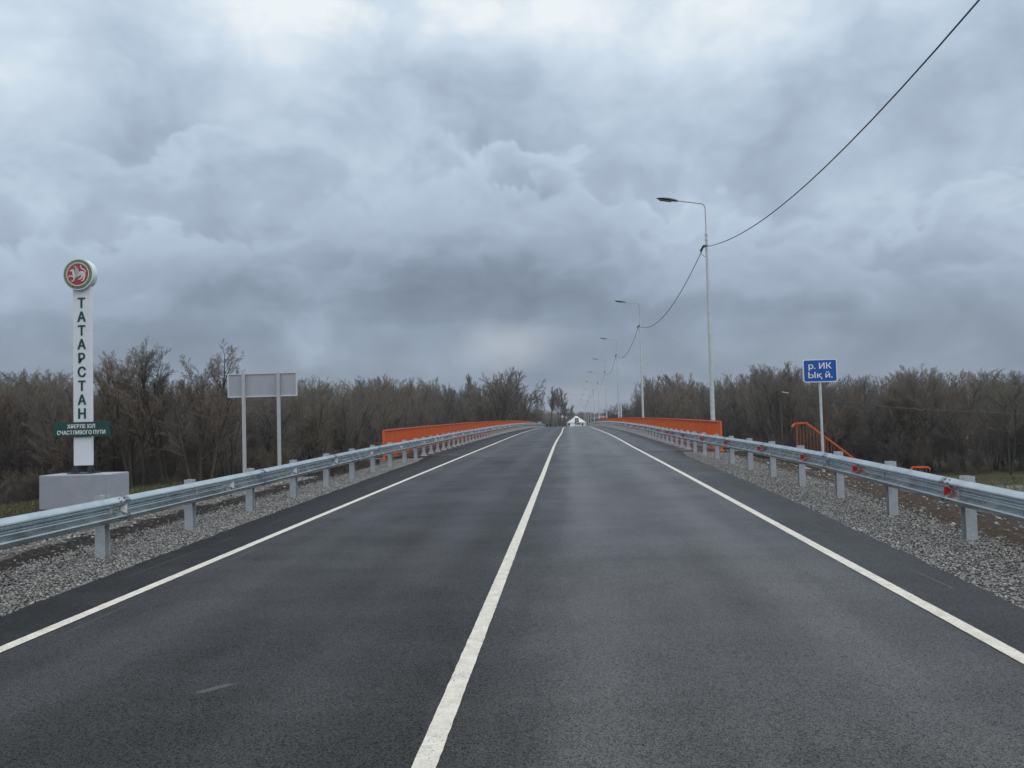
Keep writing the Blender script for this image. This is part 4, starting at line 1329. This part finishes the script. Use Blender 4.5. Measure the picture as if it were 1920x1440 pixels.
# picked-out trees of the near left group: (px, d, top px, label)
SPEC = [(258, 46, 640, 'spread', 1, 1.0, 'tall bare tree just right of the pillar, with a round twiggy top'),
        (318, 47, 636, 'tall', 4, .95, 'slender tall bare tree between the two round topped ones'),
        (372, 45, 643, 'spread', 2, 1.0, 'bare tree with a broad twiggy top, halfway from the pillar to the sign board'),
        (432, 50, 655, 'tall', 3, .9, 'narrow bare tree just left of the blank sign board'),
        (212, 50, 668, 'tall', 2, .9, 'bare tree showing past the edge of the white pillar'),
        (935, 135, 686, 'spread', 3, 1.1, 'tallest rounded bare tree beyond the left parapet'),
        (968, 150, 694, 'spread', 4, 1.0, 'bare tree adjoining the tallest rounded one, nearer the road'),
        (1009, 225, 727, 'tall', 1, .5, 'narrow poplar-like bare tree near the far end of the parapet'),
        (1030, 235, 724, 'tall', 3, .7, 'bare tree standing alone left of the tent, with forked top'),
        (1048, 240, 726, 'spread', 1, .7, 'broader bare tree close left of the tent'),
        (1057, 246, 738, 'tall', 5, .5, 'thin bare tree nearest the tent'),
        (1066.5, 300, 757, 'tall', 2, .8, 'small bare tree seen right above the tent roof'),
        (1740, 84, 683, 'spread', 5, 1.0, 'bare tree rising above the even top of the right-hand wood'),
        (1458, 92, 679, 'tall', 5, 1.0, 'bare tree rising over the wood above the wooden pole'),
        (1196, 150, 709, 'tall', 6, .5, 'leaning bare tree at the road end of the right-hand wood'),
        (1888, 75, 700, 'tall', 6, .9, 'thin pale-stemmed bare tree above the grass track')]
for px, d, ty_, kind, seed, wide, lab in SPEC:
    x = cx(px, d); hy = proj(x, d, 1.63)[1]
    H = 1.63 + (hy - ty_) * d / F - gh(x, d)
    tree(kind, seed, x, d, H, wide * 1.0, lab, None, tr.uniform(0, 6.28), rmin=.0055)

ROWS = {}
GL = 'bare trees along the edge of the wood left of the road'
GR = 'bare trees along the edge of the wood right of the road'
def walk(path, off, step0, step1):
    """points along a polyline, shifted outwards"""
    out = []; tot = 0
    for (x0, y0), (x1, y1) in zip(path, path[1:]):
        L = math.hypot(x1 - x0, y1 - y0); s_ = 0
        while s_ < L:
            t = s_ / L; x, y = x0 + (x1 - x0) * t, y0 + (y1 - y0) * t
            k = (y - 40) / 160
            nx_, ny_ = -(y1 - y0) / L, (x1 - x0) / L
            sgn = -1 if x0 < 0 else 1
            if nx_ * sgn < 0: nx_, ny_ = -nx_, -ny_
            out.append((x + nx_ * off + tr.uniform(-1.2, 1.2), y + ny_ * off + tr.uniform(-1.2, 1.2)))
            s_ += step0 + (step1 - step0) * max(0, min(1, k))
    return out


LP = [(-62, 34), (-44, 38), (-31, 44), (-25, 55), (-22, 75), (-19, 105), (-16.5, 140), (-13.5, 175), (-11.5, 205)]
RP = [(13.5, 215), (15.5, 175), (18.5, 140), (22, 112), (27, 92), (36, 82), (52, 76), (75, 72)]
for path, grp, nm in ((LP, GL, 'L'), (RP, GR, 'R')):
    for off, st0, st1, jit, kinds in ((0, 3.4, 6.5, 22, 'ts'), (4.5, 3.2, 6.0, 10, 'ts'), (10, 3.4, 6.5, 3, 'tts'), (17, 4.2, 7.5, 2, 'tts')):
        for x, y in walk(path, off, st0, st1):
            j = jit + (tr.uniform(-9, 3) if tr.random() < .28 else tr.uniform(2, 24))
            r_ = height_for(x, y, j)
            if r_ is None: continue
            px, H = r_
            if H < 3: continue
            rad = F * .33 * H / y
            if nm == 'L' and px > 1000 - rad * .35: continue
            if nm == 'R' and px < 1166 + rad: continue
            k = tr.choice(kinds); kind = 'tall' if k == 't' else 'spread'
            wide = tr.uniform(.75, 1.1) * min(1.25, max(.7, 9.0 / H))
            row = 'front row' if off == 0 else ('second row' if off < 5 else 'back rows')
            if nm == 'L':
                reg = 'left of the white pillar' if px < 130 else 'between pillar and blank board' if px < 425 else 'behind the blank board' if px < 560 else 'just right of the blank board' if px < 700 else 'over the left parapet' if px < 850 else 'over the left parapet, far end'
            else:
                reg = 'over the right parapet' if px < 1330 else 'left of the wooden pole' if px < 1465 else 'behind the blue sign' if px < 1600 else 'right of the blue sign' if px < 1760 else 'at the right edge'
            lab = 'bare %s tree, wood\'s %s, %s' % ('upright' if kind == 'tall' else 'many-stemmed', row, reg)
            grp_ = 'bare %s trees of the wood, %s, %s' % (kind, reg, row)
            t_ = tree(kind, tr.randint(1, 6), x, y, H, wide, lab, grp_, tr.uniform(0, 6.28))
            ROWS.setdefault(lab, []).append((px, t_))

WORDS = ['first', 'second', 'third', 'fourth', 'fifth', 'sixth', 'seventh', 'eighth', 'ninth']
for lab, l_ in ROWS.items():
    l_.sort(key=lambda q: q[0])
    if len(l_) > 1 and len(l_) <= 9 and 'back' not in lab:
        for i, (_, t_) in enumerate(l_): t_['label'] = lab + ', ' + WORDS[i] + ' from left'
# brushwood at the foot of the trees: nobody could count it
def replicate(protos, places, rmin_over=None):
    Vs, Fs, off = [], [], 0
    for i, (x, y, z, H, wd, rot) in enumerate(places):
        V, Fc = protos[i % len(protos)]
        c, s_ = math.cos(rot), math.sin(rot)
        W = np.empty_like(V)
        W[:, 0] = (V[:, 0] * c - V[:, 1] * s_) * H * wd + x
        W[:, 1] = (V[:, 0] * s_ + V[:, 1] * c) * H * wd + y
        W[:, 2] = V[:, 2] * H + z
        Vs.append(W); Fs.append(Fc + off); off += len(V)
    return np.concatenate(Vs), np.concatenate(Fs)


bp = [tubes(grow(s_, 'bush'), .0016, 3) for s_ in (21, 22, 23)]
for path, nm in ((LP, 'L'), (RP, 'R')):
    pl_ = []
    for off in ((-3.5, -1, 2, 6, 11) if nm == 'L' else (-2.5, 0.5, 4, 9)):
        for x, y in walk(path, off, 1.7, 3.6):
            p_ = proj(x, y, 0)
            if p_ is None or p_[0] < -150 or p_[0] > 2080 or (nm == 'L' and p_[0] > 1010): continue
            z = gh(x, y)
            hh = tr.uniform(2.4, 5.6) * (1.0 + .004 * max(0, y - 60)) * (.8 if off < 0 else 1.15)
            pl_.append((x, y, z - .1, hh, tr.uniform(.7, 1.1), tr.uniform(0, 6.28)))
    if nm == 'L':
        for k in range(46):
            x = -tr.uniform(16, 40); y = tr.uniform(31, 40)
            pl_.append((x, y, gh(x, y) - .1, tr.uniform(1.2, 2.6), tr.uniform(.8, 1.2), tr.uniform(0, 6.28)))
        for k in range(40):
            x = -tr.uniform(9, 20); y = tr.uniform(36, 70)
            pl_.append((x, y, gh(x, y) - .1, tr.uniform(1.2, 2.8), tr.uniform(.8, 1.2), tr.uniform(0, 6.28)))
    else:
        for k in range(60):
            y = tr.uniform(45, 110); x = tr.uniform(11, 12 + y * .17)
            pl_.append((x, y, gh(x, y) - .1, tr.uniform(1.5, 3.2), tr.uniform(.8, 1.2), tr.uniform(0, 6.28)))
    V, Fc = replicate(bp, pl_)
    o = link(bpy.data.objects.new('brushwood', mesh_np('brushwood', V, Fc, MT['brush'])))
    tag(o, 'tangled brown brushwood at the foot of the bare trees', None, None, 'stuff')

# the depth of the wood behind the first rows reads as one mass
fp = [tubes(grow(s_, 'far'), .0016, 3) for s_ in (31, 32, 33)]
for path, nm in ((LP, 'L'), (RP, 'R')):
    pl_ = []
    for off in (24, 32, 42):
        for x, y in walk(path, off, 3.8, 6.5):
            r_ = height_for(x, y, tr.uniform(2, 12))
            if r_ is None or (nm == 'L' and r_[0] > 985) or (nm == 'R' and r_[0] < 1255): continue
            pl_.append((x, y, gh(x, y), max(4, r_[1]), tr.uniform(.7, 1.0), tr.uniform(0, 6.28)))
    V, Fc = replicate(fp, pl_)
    tag(link(bpy.data.objects.new('woodland', mesh_np('woodland', V, Fc, MT['twig']))), 'depth of the leafless wood behind its first rows', None, None, 'stuff')
# low line of trees on the far side of the valley
pl_ = []
for k in range(420):
    px = tr.uniform(985, 1200); d = tr.uniform(420, 900); x = cx(px, d)
    hy = proj(x, d, 1.63)[1]
    top = 1.63 + (hy - tr.uniform(771, 779)) * d / F
    pl_.append((x, d, gh(x, d), max(3.5, top - gh(x, d)), tr.uniform(.9, 1.5), tr.uniform(0, 6.28)))
for k in range(150):
    px = tr.uniform(992, 1062) if k % 3 else tr.uniform(1098, 1140); d = tr.uniform(285, 335); x = cx(px, d)
    hy = proj(x, d, 1.63)[1]
    top = 1.63 + (hy - tr.uniform(781, 788)) * d / F
    pl_.append((x, d, gh(x, d), max(1.5, top - gh(x, d)), tr.uniform(.9, 1.5), tr.uniform(0, 6.28)))
fp2 = [tubes(a_[a_[:, 8] < 3], .006, 3) for a_ in (grow(41, 'far'), grow(42, 'far'))]
V, Fc = replicate(fp2, pl_)
tag(link(bpy.data.objects.new('woodland', mesh_np('woodland', V, Fc, MT['twig']))), 'low distant line of trees across the valley', None, None, 'stuff')

# rough grass along the left bench and the low ground
n = 26000
x = np.concatenate([-rng.uniform(13.2, 26, n), rng.uniform(24, 60, n // 2)])
y = np.concatenate([rng.uniform(14, 34, n), rng.uniform(50, 72, n // 2)])
z = ground_h(x, y)
hgt = np.where(x < 0, rng.uniform(.04, .16, len(x)), rng.uniform(.1, .3, len(x)))
wd = hgt * .12
a = rng.uniform(0, 6.283, len(x)); ln = hgt * rng.uniform(.1, .8, len(x)); la = rng.uniform(0, 6.283, len(x))
V = np.stack([np.stack([x - wd * np.cos(a), y - wd * np.sin(a), z], -1), np.stack([x + wd * np.cos(a), y + wd * np.sin(a), z], -1), np.stack([x + ln * np.cos(la), y + ln * np.sin(la), z + hgt], -1)], 1).reshape(-1, 3)
MT['grass'] = mat('grass_blade', lambda q, b: q.ramp(q.n('ShaderNodeNewGeometry').outputs['Random Per Island'], [(0, (.04, .045, .018)), (.6, (.085, .09, .04)), (1, (.17, .145, .08))]), rough=.9, spec=.2)
tag(link(bpy.data.objects.new('grass', mesh_np('grass', V, np.arange(len(V)).reshape(-1, 3), MT['grass']))), 'short rough grass behind the verge', None, None, 'stuff')
hz = MB(); hz.box(-2900, -90, -11.5, 2900, 3000, 52)
def m_haze():
    m = bpy.data.materials.new('haze_air'); m.use_nodes = True; nt = m.node_tree; nt.nodes.clear(); q = G(nt)
    v = q.n('ShaderNodeVolumePrincipled', i_Density=HAZE, i_Anisotropy=0.2); v.inputs['Color'].default_value = (.80, .86, .93, 1)
    o = q.n('ShaderNodeOutputMaterial'); nt.links.new(v.outputs[0], o.inputs['Volume']); return m
HAZE = 0.0003
tag(hz.build('haze', m_haze()), 'thin grey damp air over the valley', None, None, 'stuff')
print('SCENE', len(bpy.data.objects), 'objects')
